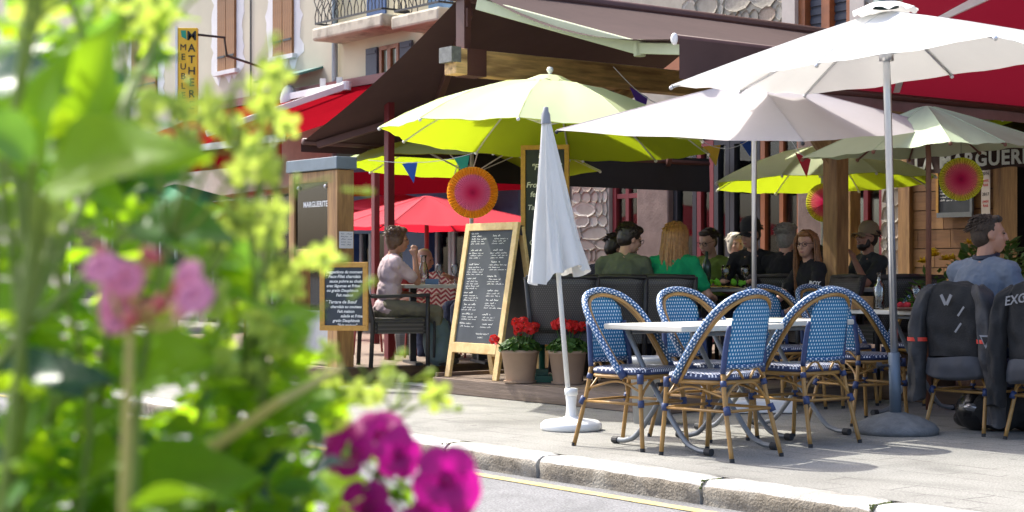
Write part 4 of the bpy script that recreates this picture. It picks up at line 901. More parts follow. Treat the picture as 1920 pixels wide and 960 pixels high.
# ---------------- menu case ----------------
mc = thing('menu_case', 'timber menu display case with grey cap and glass front on the terrace corner', 'display case')
Nn = W(12.53, 7.63, .15)
def mcb(name, s0, s1, p0, p1, z0, z1, m, bevel=.006): return put(name, MB().box((0, 0, 0), (s1 - s0, p1 - p0, z1 - z0)).mesh(name, m), mc, M=Matrix.Translation(Nn + SD * (s0 + s1) / 2 + PD * (p0 + p1) / 2 + Vector((0, 0, (z0 + z1) / 2))) @ Matrix.Rotation(ANG_S + math.pi, 4, 'Z'), bevel=bevel)
mcb('post', 0, .17, 0, .175, 0, 1.76, m_wood); mcb('post', .76, .86, 0, .175, 0, 1.76, m_wood)
mcb('top_rail', .17, .76, .01, .16, 1.66, 1.76, m_wood); mcb('bottom_rail', .17, .76, .01, .16, .98, 1.06, m_wood)
mcb('cap', -.02, .88, -.02, .195, 1.765, 1.875, mat('grey blue metal', (.16, .20, .23), rough=.5, metal=.2))
mcb('glass_pane', .17, .76, .02, .026, 1.06, 1.66, m_glass, 0); mcb('back_board', .17, .76, .12, .135, 1.06, 1.66, mat('grey felt', (.40, .39, .37)), 0)
mcb('menu_card', .50, .72, .10, .108, 1.08, 1.52, mat('orange card', (.42, .13, .06)), 0); mcb('lower_panel', .17, .76, .05, .07, .1, .5, mat('grey sheet', (.35, .35, .36)), 0)
for s in (.22, .70): put('clip', MB().ball((0, 0, 0), .018, 8, 6).mesh('clip', m_chrome), mc, Nn + SD * s + PD * .012 + Vector((0, 0, 1.62)))
put('lettering', text_mesh('MARGUERITE', .072, m_chalk, .0005, offset=.001), mc, M=frame(-SD, (0, 0, 1), Nn + SD * .62 + PD * .016 + Vector((0, 0, 1.44))))
pp_ = thing('paper_notice', 'small white paper notice pinned to the menu case post', 'notice'); pp_.matrix_basis = frame(PD, (0, 0, 1), Nn - SD * .008 + PD * .088 + Vector((0, 0, 1.06)))
MB().box((0, .075, 0), (.145, .15, .002)).build('sheet', mat('white paper', (.72, .73, .78)), pp_)
k = MB(); [scribble(k, -.055, .125 - i * .024, .11, .007, .003) for i in range(5)]; tag(put('print', k.mesh('print', mat('blue ink', (.10, .13, .25))), pp_, (0, 0, .002)), kind='stuff')

# ---------------- geranium pots ----------------
m_terra = mat('beige clay', (.36, .245, .165), rough=.8, var=.1, vs=5)
m_gleaf = mat('geranium leaf', (.05, .12, .02), rough=.6, var=.35, vs=20, trans=(.10, .22, .02), tmix=.35)
m_gred = mat('geranium red', (.62, .012, .012), rough=.6, var=.2, vs=30, trans=(.7, .03, .02), tmix=.3)
def leaf_round(k, c, n, r):
    t = n.orthogonal().normalized(); b = n.cross(t); N_ = 7; vs = [c - n * r * .15]
    for i in range(N_): a = 6.283 * i / N_; vs.append(c + (t * math.cos(a) + b * math.sin(a)) * r * (1 + .15 * math.sin(3 * a)))
    k.add(vs, [(0, 1 + i, 1 + (i + 1) % N_) for i in range(N_)])
def geranium(label, loc, seed, side=None):
    g = thing('geranium_pot', label, 'potted plant', loc, 0, 'red geranium pots'); r = random.Random(seed)
    MB().lathe([(0, 0), (.105, 0), (.11, .01), (.145, .235), (.152, .237), (.153, .262), (.138, .262), (.132, .225), (0, .22)], n=28).build('pot', m_terra, g, smooth=True)
    MB().lathe([(0, .005), (.125, .005), (.13, .02), (.12, .02), (0, .012)], n=24).build('saucer', m_terra, g)
    k = MB()
    for i in range(330):
        a = r.uniform(0, 6.283); rad = .16 * math.sqrt(r.random()); z = .25 + r.uniform(0, .12) * (1 - (rad / .19) ** 2) + .01; n = Vector((math.cos(a) * .6 + r.gauss(0, .35), math.sin(a) * .6 + r.gauss(0, .35), 1)).normalized()
        leaf_round(k, Vector((rad * math.cos(a), rad * math.sin(a), z)), n, r.uniform(.015, .03))
    tag(k.build('foliage', m_gleaf, g), kind='stuff')
    heads = [(r.uniform(-.12, .12), r.uniform(-.12, .05), r.uniform(.40, .50)) for _ in range(7)] + (side or [])
    for (x, y, z) in heads:
        MB().tube([(x * .5, y * .5, .25), (x, y, z)], .004, 5).build('flower_stem', m_gleaf, g)
        k = MB()
        for i in range(42):
            v = Vector((r.gauss(0, 1), r.gauss(0, 1), r.gauss(.3, 1))).normalized(); leaf_round(k, Vector((x, y, z)) + v * .037, (v + Vector((r.gauss(0, .3), r.gauss(0, .3), 0))).normalized(), .014)
        k.build('flower_head', m_gred, g)
    return g
geranium('red geranium in beige pot in front of the easel', gnd(975, 718, .13), 1, [(-.20, -.05, .34)])
geranium('red geranium in beige pot between closed parasol and bistro chair', gnd(1064, 720, .13), 2)

# ---------------- dark wicker armchairs ----------------
m_wick = weave_mat('dark wicker', (.036, .033, .03), (.085, .08, .074), .018, .3, rough=.55)
m_wickf = mat('dark wicker frame', (.022, .021, .022), rough=.5, var=.2, vs=40)
def make_wicker():
    c = thing('wicker_armchair', 'x', 'chair', group='dark wicker armchairs on the deck')
    k = MB(); k.grid(lambda u, v: (Vector(((u - .5) * (.46 + .06 * v), -.24 - .10 * v - .03 * (1 - (2 * u - 1) ** 2), .40 + .42 * v)), ((u - .5) * .5, v * .46)), 8, 8); k.build('backrest', m_wick, c, smooth=True, solid=.035)
    MB().box((0, 0, .415), (.50, .48, .05)).build('seat', m_wick, c, bevel=.015)
    MB().box((0, .225, .35), (.48, .03, .10)).build('apron', m_wick, c); MB().box((0, -.225, .35), (.48, .03, .10)).build('apron', m_wick, c)
    for s in (-1, 1):
        MB().tube([(s * .255, -.27, 0), (s * .255, -.25, .42), (s * .28, -.345, .83)], .02, 8).build('rear_leg', m_wickf, c, smooth=True)
        MB().tube([(s * .265, .25, 0), (s * .265, .25, .63)], .02, 8).build('front_leg', m_wickf, c, smooth=True)
        MB().bar((s * .265, -.27, .63), (s * .265, .27, .645), .05, .03).build('armrest', m_wickf, c, bevel=.01)
        MB().box((s * .25, 0, .35), (.03, .42, .10)).build('apron', m_wick, c)
    MB().tube([(-.28, -.345, .825), (0, -.375, .835), (.28, -.345, .825)], .022, 8).build('top_rail', m_wickf, c, smooth=True)
    return c
wk = make_wicker(); wfirst = [True]
def wicker(loc, d, label):
    rz = face(Vector((*d[:2], 0)))
    if wfirst[0]: wk.location = loc; wk.rotation_euler = (0, 0, rz); wk['label'] = label; wfirst[0] = False; return wk
    return dup(wk, loc, rz, label)
DZ = .13
SEATS = dict(empty=at(1063, 13.15, DZ), boy=at(1158, 13.4, DZ), blonde=at(1250, 13.35, DZ), navy=at(1112, 14.2, DZ), olive=at(1340, 15.2, DZ), cap=at(1412, 14.9, DZ), grey=at(1478, 14.7, DZ), girl=at(1520, 13.6, DZ), tan=at(1630, 14.9, DZ), lady=at(738, 14.95, .15))
wicker(SEATS['empty'], (.15, 1), 'empty dark wicker armchair right of the easel')
wicker(SEATS['boy'], (.22, 1), 'dark wicker armchair under the boy in the olive shirt')
wicker(SEATS['blonde'], (.25, 1), 'dark wicker armchair under the long haired woman in green')
wicker(SEATS['navy'], (.8, .55), 'dark wicker armchair under the dark haired person in navy')
wicker(SEATS['olive'], (-.35, -1), 'dark wicker armchair under the man in the olive green shirt')
wicker(SEATS['cap'], (-.4, -.9), 'dark wicker armchair under the man in the black cap')
wicker(SEATS['grey'], (.35, .9), 'dark wicker armchair under the grey haired person in black')
wicker(SEATS['girl'], (-.85, -.25), 'dark wicker armchair under the girl with glasses')
wicker(SEATS['tan'], (-.9, -.35), 'dark wicker armchair under the bearded man in the tan cap')
wicker(SEATS['lady'], (.93, .30), 'dark wicker armchair under the woman in the pink shirt')
wicker(at(1668, 13.3, DZ), (-.3, 1), 'empty dark wicker armchair behind the glass bottle')
m_tgrey = mat('grey stone table top', (.34, .33, .30), rough=.4, var=.08)
def deck_table(label, loc, L, Wd, ang, h=.735):
    t = thing('deck_table', label, 'table', loc, ang, 'tables on the deck')
    MB().box((0, 0, h - .016), (L, Wd, .032)).build('table_top', m_tgrey, t, bevel=.005)
    for s in (-1, 1):
        MB().box((s * (L / 2 - .15), 0, h / 2), (.06, .06, h - .05)).build('column', m_darkmetal, t); MB().box((s * (L / 2 - .15), 0, .012), (.07, Wd * .8, .024)).build('foot', m_darkmetal, t)
    return t
T1 = at(1350, 14.25, DZ); deck_table('long deck table between the diners under the awning', T1, 2.1, .72, R(-12))
T2 = at(1600, 14.15, DZ); deck_table('deck table in front of the bearded man with tan cap', T2, 1.0, .7, R(-12))
T3 = at(838, 15.35, .15); deck_table('terrace table in front of the woman in the pink shirt', T3, .95, .75, R(15))

# ---------------- zigzag woven chairs on the far terrace ----------------
m_zig = weave_mat('red and cream zigzag weave', (.30, .022, .02), (.62, .48, .34), .05, .3, shape='zigzag')
def zig(loc, d, label):
    c = thing('zigzag_chair', label, 'chair', loc, face(Vector((*d[:2], 0))), 'zigzag woven chairs')
    MB().grid(lambda u, v: (Vector(((u - .5) * .44 * (1 - .12 * v * v), -.20 - .07 * v, .46 + .40 * v - .10 * (2 * u - 1) ** 2 * v)), ((u - .5) * .44, v * .4)), 10, 8).build('backrest', m_zig, c, smooth=True, solid=.012)
    MB().box((0, 0, .44), (.44, .42, .035)).build('seat', m_zig, c, bevel=.012)
    for sx in (-1, 1):
        for sy in (-1, 1): MB().tube([(sx * .19, sy * .19, .43), (sx * .21, sy * .23, 0)], .012, 6).build('leg', mat('red lacquer tube', (.25, .03, .02), rough=.5), c)
zig(at(868, 16.6, .15), (-.6, -.8), 'zigzag woven chair right of the terrace table leg')
zig(at(808, 16.5, .15), (-.2, -1), 'zigzag woven chair across the terrace table from the woman')
zig(at(478, 17.5, .15), (.5, -.8), 'zigzag woven chair half hidden behind the yellow flowers')
zig(at(690, 17.2, .15), (.9, .4), 'zigzag woven chair behind the small chalkboard')

# ---------------- glassware and table things ----------------
def glass(label, loc, kind='wine', s=1.0):
    g = MB()
    if kind == 'wine': p = [(0, 0), (.036, 0), (.036, .004), (.006, .008), (.005, .075), (.012, .085), (.034, .115), (.038, .15), (.033, .19), (.031, .19), (.035, .15), (.031, .118), (.008, .09)]
    elif kind == 'tumbler': p = [(0, 0), (.03, 0), (.036, .10), (.034, .10), (.028, .008), (0, .008)]
    elif kind == 'carafe': p = [(0, 0), (.055, 0), (.058, .03), (.048, .13), (.026, .20), (.024, .24), (.034, .27), (.032, .27), (.022, .24), (.024, .20), (.045, .13), (.052, .03), (0, .006)]
    else: p = [(0, 0), (.045, 0), (.048, .01), (.048, .19), (.04, .215), (.019, .235), (.018, .30), (.022, .302), (.022, .315), (.014, .315), (.014, .24), (.043, .19), (.043, .012), (0, .01)]
    o = g.lathe([(a * s, b * s) for a, b in p], n=20); nm = {'wine': 'wine_glass', 'tumbler': 'tumbler', 'carafe': 'carafe', 'bottle': 'water_bottle'}[kind]
    return tag(put(nm, g.mesh(nm, m_clear, True), None, loc), label, {'wine': 'glass', 'tumbler': 'glass', 'carafe': 'carafe', 'bottle': 'bottle'}[kind])
def on(t, dx, dy, h=.735): 
    a = t.z; return t + Vector((dx, dy, h))
glass('empty wine glass left of the steel pole on the deck table', at(1361, 13.95, DZ + .736)); glass('empty wine glass in front of the man in the black cap', at(1398, 14.0, DZ + .736))
glass('small tumbler beside the boy in the olive shirt', at(1150, 14.02, DZ + .736), 'tumbler')
wb_ = MB(); wb_.lathe([(0, 0), (.037, 0), (.038, .19), (.03, .22), (.014, .25), (.013, .31), (0, .31)], n=18)
tag(put('wine_bottle', wb_.mesh('wine_bottle', mat('dark green bottle glass', (.02, .05, .045), rough=.1), True), None, at(1325, 13.98, DZ + .736)), 'dark wine bottle with pale neck in front of the olive shirted man', 'bottle')
T3z = .15 + .736
glass('glass carafe on the terrace table of the woman in pink', at(794, 15.3, T3z), 'carafe'); glass('stemmed glass right of the carafe on the terrace table', at(824, 15.3, T3z)); glass('stemmed glass at the easel side of the terrace table', at(853, 15.2, T3z))
mn = MB(); mn.box((0, 0, .025), (.12, .09, .05)); tag(put('blue_box', mn.mesh('blue_box', mat('blue tin', (.08, .16, .30))), None, at(810, 15.15, T3z)), 'small blue tin on the terrace table', 'tin')
T4z = .737
bt = glass('clear square shouldered bottle on the far pavement table', at(1648, 11.65, T4z), 'bottle', .82)
k = MB(); k.tube([(0, -.0445, .06), (0, -.0445, .13)], .0, 4)
glass('stemmed glass on the far pavement table left of the grey jacket', at(1718, 11.5, T4z), 'wine', .9)
bk = MB(); bk.box((0, 0, .045), (.20, .14, .09), taper=1.12); tag(put('bread_basket', bk.mesh('bread_basket', mat('wicker basket', (.36, .19, .07), var=.3, vs=50, bump=.6, bs=90)), None, at(1616, 11.75, T4z), R(10)), 'small wicker bread basket left of the clear bottle', 'basket')
bk2 = MB(); bk2.box((0, 0, .06), (.22, .15, .12), taper=1.12); tag(put('bread_basket', bk2.mesh('bread_basket', MATS['wicker basket']), None, at(1712, 13.7, DZ + .6), R(10)), 'wicker basket on the deck left of the yellow flowers', 'basket')
st_ = MB(); st_.box((0, 0, .3), (.3, .3, .6)); tag(put('side_stand', st_.mesh('side_stand', m_deckdark), None, at(1712, 13.7, DZ), bevel=.01), 'dark wooden stand under the wicker basket', 'stand')
pl_ = MB(); pl_.lathe([(0, 0), (.09, .0), (.13, .018), (.12, .018), (.085, .006), (0, .006)], n=24); tag(put('plate', pl_.mesh('plate', mat('brown plate', (.25, .12, .08), rough=.4), True), None, at(1700, 11.35, T4z)), 'brown plate on the far pavement table', 'plate')
nk = MB(); rr = random.Random(2); [nk.ball((rr.uniform(-.05, .05), rr.uniform(-.03, .03), .02 + rr.uniform(0, .02)), rr.uniform(.012, .022), 7, 5) for _ in range(16)]; remesh(nk, 'red_napkin', mat('red napkin', (.45, .02, .03), rough=.8), None, .006, 1).location = at(1690, 11.55, T4z)
tag(bpy.data.objects['red_napkin'], 'crumpled red napkin beside the steel pole on the table', 'napkin')
yk = MB(); yk.grid(lambda u, v: Vector(((u - .5) * .34, (v - .5) * .2, .004 + .008 * math.sin(u * 3))), 8, 4); tag(put('menu_card', yk.mesh('menu_card', mat('yellow card', (.72, .42, .03))), None, at(1345, 13.9, DZ + .737), solid=.004), 'yellow menu card lying on the long deck table', 'menu card')
for pxn, lbn in ((1338, 'crumpled green napkin left of the wine glasses'), (1385, 'crumpled green napkin beside the second wine glass')):
    nk = MB(); [nk.ball((rr.uniform(-.05, .05), rr.uniform(-.03, .03), .03 + rr.uniform(0, .03)), (rr.uniform(.01, .03), .01, rr.uniform(.01, .03)), 7, 5) for _ in range(12)]; o = remesh(nk, 'green_napkin', mat('green napkin', (.15, .5, .03), rough=.8), None, .007, 1); o.location = at(pxn, 13.95, DZ + .737); tag(o, lbn, 'napkin')

# ---------------- paper rosettes and bunting ----------------
def rosette_mat(name, stops):
    m = bpy.data.materials.new(name); m.use_nodes = True; n, l = m.node_tree.nodes, m.node_tree.links; b = n['Principled BSDF']; b.inputs['Roughness'].default_value = .8
    uv = n.new('ShaderNodeUVMap'); sx = n.new('ShaderNodeSeparateXYZ'); l.new(uv.outputs[0], sx.inputs[0]); rp = n.new('ShaderNodeValToRGB'); l.new(sx.outputs[0], rp.inputs[0]); e = rp.color_ramp.elements
    e[0].position, e[0].color = stops[0][0], (*stops[0][1], 1); e[1].position, e[1].color = stops[-1][0], (*stops[-1][1], 1)
    for p, c in stops[1:-1]: q = e.new(p); q.color = (*c, 1)
    l.new(rp.outputs[0], b.inputs['Base Color']); t = n.new('ShaderNodeBsdfTranslucent'); l.new(rp.outputs[0], t.inputs[0]); ms = n.new('ShaderNodeMixShader'); ms.inputs[0].default_value = .4; l.new(b.outputs[0], ms.inputs[1]); l.new(t.outputs[0], ms.inputs[2]); l.new(ms.outputs[0], n['Material Output'].inputs[0]); return m
ro1 = rosette_mat('orange and pink paper', [(0, (.45, .01, .09)), (.16, (.70, .03, .16)), (.4, (.78, .13, .30)), (.66, (.75, .20, .40)), (.74, (.82, .32, .02)), (1, (.85, .38, .02))])
ro2 = rosette_mat('yellow and pink paper', [(0, (.50, .01, .10)), (.16, (.75, .03, .18)), (.45, (.85, .16, .28)), (.68, (.85, .28, .28)), (.78, (.78, .60, .12)), (1, (.72, .76, .05))])
def rosette(label, loc, r, m, yaw, hang=.4):
    g = thing('paper_rosette', label, 'paper decoration', loc, yaw, 'hanging paper rosettes'); k = MB(); N_ = 96; vs = []; uv = []
    for j in range(9):
        rr_ = j / 8
        for i in range(N_ + 1): a = 6.283185 * i / N_; vs.append((r * rr_ * math.cos(a), (.012 if i % 2 else -.012) * rr_ , r * rr_ * math.sin(a))); uv.append((rr_, i))
    k.add(vs, [(j * (N_ + 1) + i, j * (N_ + 1) + i + 1, (j + 1) * (N_ + 1) + i + 1, (j + 1) * (N_ + 1) + i) for j in range(8) for i in range(N_)], uv); k.build('pleated_disc', m, g)
    MB().tube([(0, 0, r), (0, 0, r + hang)], .0015, 4).build('string', m_black, g)
rosette('orange edged pink paper rosette hanging above the easel', at(886, 14.6, zat(361, 14.6)), .228, ro1, R(8), .25)
rosette('yellow edged pink paper rosette at right under the pale green parasol', at(1802, 12.0, zat(336, 12.0)), .158, ro2, R(-18), .12)
rosette('yellow edged paper rosette half hidden behind the timber post', at(1546, 14.8, zat(380, 14.8)), .175, ro2, R(10), .15)
def bunting(label, a, b, flags):
    g = thing('bunting', label, 'bunting'); pts = [a.lerp(b, t / 12) - Vector((0, 0, .10 * math.sin(math.pi * t / 12))) for t in range(13)]
    MB().tube(pts, .003, 5).build('cord', m_chalk, g)
    for t, c, s in flags:
        p = a.lerp(b, t) - Vector((0, 0, .10 * math.sin(math.pi * t))); d = (b - a).normalized()
        k = MB(); k.add([p - d * s / 2, p + d * s / 2, p + d * s * .25 + Vector((0, 0, -s * 1.15))], [(0, 1, 2)]); k.build('flag', mat('flag %.2f %.2f %.2f' % c, c, trans=c, tmix=.3), g, solid=.002)
Vz = lambda px, d, py: at(px, d, zat(py, d))
bunting('bunting with a purple pennant under the timber beam', Vz(1150, 13.3, 125), Vz(1290, 13.3, 205), [(.34, (.12, .03, .30), .17)])
bunting('bunting with blue and green pennants in front of the rear lime parasol', Vz(690, 15.6, 300), Vz(960, 14.9, 262), [(.30, (.02, .12, .50), .17), (.66, (.01, .32, .18), .17)])
bunting('bunting with a red pennant left of the timber post', Vz(1480, 13.2, 258), Vz(1540, 13.2, 285), [(.42, (.55, .02, .03), .14)])
bunting('bunting with yellow and blue pennants behind the lilac parasol', Vz(1310, 14.5, 262), Vz(1420, 14.5, 252), [(.22, (.6, .42, .03), .16), (.82, (.02, .10, .42), .12)])

# ---------------- signs ----------------
m_ysign = mat('yellow sign', (.78, .46, .02), rough=.5, var=.05); m_sblack = mat('black lettering', (.02, .018, .015)); m_sgreen = mat('green mark', (.02, .30, .18))
sg = thing('blade_sign', 'tall yellow blade sign with two columns of black capitals on the cream house', 'sign')
sd_ = 25.0; bl = Vz(335, sd_, 225); w_ = 36 / F * sd_; h_ = 172 / F * sd_
MB().box((w_ / 2, 0, h_ / 2), (w_, .12, h_)).build('panel', m_ysign, sg, bevel=.01); sg.location = bl
MB().box((-.02, 0, h_ / 2), (.035, .14, h_ + .03)).build('edge_trim', m_white, sg)
for i, ch in enumerate('MEUBLES'): put('letter', text_mesh(ch, .135, m_sblack, .003, align='CENTER'), sg, M=frame((1, 0, 0), (0, 0, 1), (w_ * .28, -.066, h_ * (.755 - i * .105))))
for i, ch in enumerate('MATHERET'[:7]): put('letter', text_mesh(ch, .165 if i else .2, m_sblack, .003, align='CENTER', offset=.002), sg, M=frame((1, 0, 0), (0, 0, 1), (w_ * .72, -.066, h_ * (.865 - i * .125))))
k = MB(); k.add([(w_ * .15, -.064, h_ * .97), (w_ * .42, -.064, h_ * .97), (w_ * .46, -.064, h_ * .87), (w_ * .2, -.064, h_ * .9)], [(0, 1, 2, 3)]); k.build('green_mark', m_sgreen, sg); k = MB(); k.add([(w_ * .1, -.064, h_ * .07), (w_ * .4, -.064, h_ * .07), (w_ * .3, -.064, h_ * .01)], [(0, 1, 2)]); k.build('green_mark', m_sgreen, sg)
k = MB(); k.tube([(w_, 0, h_ * .93), (w_ + .35, .3, h_ * .93), (w_ + .35, .5, h_ * .75), (w_ + .9, 3.0, h_ * .75)], .02, 6); k.build('bracket', m_iron, sg)
ys = thing('square_sign', 'small square yellow sign far off between the leaves', 'sign', Vz(217, 27, 195)); MB().box((0, 0, 0), (.24, .05, .24)).build('panel', m_ysign, ys, bevel=.02); put('symbol', MB().box((0, -.03, 0), (.10, .01, .10)).mesh('symbol', m_sblack), ys); MB().tube([(0, .04, -2.8), (0, .04, 0)], .025, 6).build('pole', m_iron, ys)
# chalk menu and year posters on the clad wall
mb_ = thing('menu_board', 'grey framed slate menu board on the timber cladding behind the rosette', 'chalkboard'); sM = onP(1792, FP - .06); zM = zat(403, W(sM, FP).y)
mb_.matrix_basis = frame(-SD, (0, 0, 1), W(sM, FP - .07, zM)); 
for c, d, m in (((0, .33, 0), (.40, .66, .02), m_slate), ((0, .0, .004), (.44, .05, .03), m_greymetal), ((.21, .34, .004), (.03, .63, .03), m_greymetal), ((-.215, .34, .004), (.03, .63, .03), m_pine2)): put('slate_panel' if m is m_slate else 'frame_rail', MB().box((0, 0, 0), d).mesh('p', m), mb_, c)
k = MB(); [scribble(k, -.18 + (.19 if i % 2 else 0), .62 - (i // 2) * .034, .15, .014, .006) for i in range(30)]; tag(put('chalk_writing', k.mesh('chalk_writing', m_chalk), mb_, (0, 0, .0115)), kind='stuff')
yp = thing('year_poster', 'narrow poster with red and black print beside the dark entrance', 'poster'); sY = onP(1850, FP - .06); yp.matrix_basis = frame(-SD, (0, 0, 1), W(sY, FP - .075, zat(402, W(sY, FP).y)))
MB().box((0, .24, 0), (.105, .48, .004)).build('sheet', mat('poster paper', (.55, .48, .42)), yp); m_red2 = mat('red print', (.45, .02, .02))
for tx, yy, m, s in (('2016', .40, m_sblack, .042), ('petit', .33, m_red2, .04), ('futé', .285, m_red2, .04), ('2017', .19, m_sblack, .042), ('petit', .12, m_red2, .04), ('futé', .075, m_red2, .04)): put('print', text_mesh(tx, s, m, 0, offset=.001, align='CENTER'), yp, (0, yy, .003))
# ---------------- people ----------------
def capsule(k, a, b, ra, rb, n=10):
    a, b = Vector(a), Vector(b); k.ball(a, ra, n, 7); k.ball(b, rb, n, 7); k.tube([a, b], [ra, rb], n)
def ik(S, T, l1, l2, hint):
    d = T - S; L = min(d.length, (l1 + l2) * .985); dn = d.normalized(); a = (l1 * l1 - l2 * l2 + L * L) / (2 * L); h = math.sqrt(max(l1 * l1 - a * a, 0))
    p = hint - dn * hint.dot(dn); p.normalize(); return S + dn * a + p * h, S + dn * L
skin_a = mat('fair skin', (.50, .29, .21), rough=.5, var=.06, sss=.12); skin_b = mat('tanned skin', (.40, .20, .125), rough=.5, var=.06, sss=.12)
m_eye = mat('dark eye', (.02, .015, .012), rough=.2); m_lip = mat('lips', (.38, .13, .11), rough=.5)
m_denim = mat('dark denim', (.03, .04, .075), rough=.85, var=.2); m_khaki = mat('khaki cotton', (.16, .15, .105), rough=.9, var=.12); m_shoe = mat('dark shoe', (.05, .045, .04), rough=.7)
def person(label, loc, d, shirt, hair, hair_m, lean=5, hyaw=0, hpitch=0, hands=None, skin=skin_a, pants=m_denim, sleeve='short', sc=1.0, seat=.45, voxel=.0105, build=1.0, cap=None, glasses=False, beard=None, feet=None, collar=None, shades=False, sleeve_text=None, roll=0):
    P = thing('person', label, 'person', loc, face(Vector((*d[:2], 0)))); P.scale = (sc,) * 3
    hip = Vector((0, -.06, seat + .09)); L = R(lean); u = Vector((0, math.sin(L), math.cos(L))); x = Vector((1, 0, 0))
    nb = hip + u * .50; sh = [nb - u * .082 + x * s * .168 * build for s in (-1, 1)]
    hands = hands or ((-.14, .30, seat + .28), (.14, .30, seat + .28)); el = []; wr = []
    for i, s in enumerate((-1, 1)):
        e, w = ik(sh[i], Vector(hands[i]), .285, .25, Vector((s * .5, -.45, -.8))); el.append(e); wr.append(w)
    kn = [Vector((s * .11, .38, seat + .05)) for s in (-1, 1)]; an = [Vector(f) for f in (feet or ((-.11, .40, .08), (.11, .42, .08)))]
    hb = nb + u * .016 + Vector((0, .02, 0)); Mh = Matrix.Translation(hb) @ Matrix.Rotation(R(hyaw), 4, 'Z') @ Matrix.Rotation(R(-hpitch), 4, 'X') @ Matrix.Rotation(R(roll), 4, 'Y') @ Matrix.Translation((0, .02, .125))
    H = lambda v: Mh @ Vector(v); M3 = Mh.to_3x3()
    def torso(k, g):
        k.ball(hip + Vector((0, 0, -.02)), (.165 * build + g, .125 + g, .11 + g), 14, 10); k.ball(hip + u * .16, (.135 * build + g, .105 + g, .15), 14, 10, Matrix.Rotation(-L, 3, 'X')); k.ball(hip + u * .34, (.155 * build + g, .108 + g, .165), 14, 10, Matrix.Rotation(-L, 3, 'X'))
        for s in (0, 1): capsule(k, nb - u * .045, sh[s], .056 + g, .056 + g)
    k = MB(); torso(k, 0)
    capsule(k, nb - u * .03, H((0, -.02, -.06)), .055, .05)
    for i in (0, 1):
        capsule(k, sh[i], el[i], .047, .038); capsule(k, el[i], wr[i], .038, .026)
        fd = (wr[i] - el[i]).normalized(); sd2 = fd.cross(Vector((0, 0, 1))); sd2 = sd2.normalized() if sd2.length > .1 else Vector((1, 0, 0)); dn = fd.cross(sd2).normalized()
        k.ball(wr[i] + fd * .045, (.036, .036, .022), 10, 7, Matrix((sd2, fd, dn)).transposed())
        for f, (o, ln) in enumerate(((-.027, .062), (-.009, .072), (.009, .068), (.026, .055))):
            b0 = wr[i] + fd * .07 + sd2 * o; b1 = b0 + fd * ln * .5 - dn * .006 * (1 if dn.z > 0 else -1); b2 = b1 + fd * ln * .4 - Vector((0, 0, .018)); capsule(k, b0, b1, .0105, .0098, 6); capsule(k, b1, b2, .0098, .0085, 6)
        s = 1 if i == 0 else -1; t0 = wr[i] + fd * .025 + sd2 * s * .028; capsule(k, t0, t0 + fd * .035 + sd2 * s * .022, .013, .010, 6)
        capsule(k, hip + x * (-.085 if i == 0 else .085), kn[i], .083, .058); capsule(k, kn[i], an[i], .055, .036); k.ball(an[i] + Vector((0, .06, -.045)), (.04, .10, .032), 10, 6)
    k.ball(H((0, -.015, .035)), (.073, .092, .084), 14, 10, M3); k.ball(H((0, .02, -.03)), (.060, .068, .083), 12, 9, M3); k.ball(H((0, .038, -.08)), (.042, .042, .032), 10, 7, M3)
    k.ball(H((0, .094, -.012)), (.012, .016, .026), 8, 6, M3); k.ball(H((0, .100, -.028)), (.015, .015, .012), 8, 6, M3); k.ball(H((0, .074, .026)), (.046, .016, .013), 8, 6, M3); k.ball(H((0, .080, -.064)), (.024, .012, .011), 8, 6, M3)
    for s in (-1, 1): k.ball(H((s * .071, -.008, -.008)), (.010, .022, .032), 8, 6, M3); k.ball(H((s * .035, .055, -.025)), (.025, .025, .025), 8, 6, M3)
    remesh(k, 'body', skin, P, voxel, 2)
    # clothing
    k = MB(); torso(k, .013)
    for i in (0, 1):
        if sleeve == 'short': e2 = sh[i].lerp(el[i], .72); capsule(k, sh[i], e2, .062, .060)
        else: capsule(k, sh[i], el[i], .060, .050); capsule(k, el[i], wr[i] - (wr[i] - el[i]).normalized() * .02, .050, .038)
    remesh(k, 'shirt', shirt, P, voxel, 1, .024, .055)
    k = MB(); k.ball(hip + Vector((0, 0, -.045)), (.176 * build, .138, .105), 14, 10)
    for i in (0, 1): capsule(k, hip + x * (-.085 if i == 0 else .085), kn[i], .094, .072); capsule(k, kn[i], kn[i].lerp(an[i], .9 if pants is not m_khaki else .35), .070, .052)
    remesh(k, 'trousers', pants, P, voxel * 1.2, 1, .02, .05)
    for i in (0, 1): MB().ball(an[i] + Vector((0, .065, -.042)), (.047, .125, .042), 12, 8).build('shoe', m_shoe, P, smooth=True)
    if collar:
        k = MB(); c0_ = nb + u * .012; ring = [c0_ + Vector((math.cos(a) * .068, math.sin(a) * .068 + .01, .012 * math.sin(a))) for a in [6.283 * i / 16 for i in range(17)]]; k.tube(ring, .016, 8, cap=False); k.build('collar', collar, P, smooth=True)
    for s in (-1, 1): MB().ball(H((s * .030, .079, .006)), (.011, .006, .006), 8, 6, M3).build('eye', m_eye, P, smooth=True)
    MB().ball(H((0, .087, -.064)), (.021, .008, .006), 8, 6, M3).build('mouth', m_lip, P, smooth=True)
    # hair
    r = random.Random(hash(label) % 1000 if False else len(label) * 7)
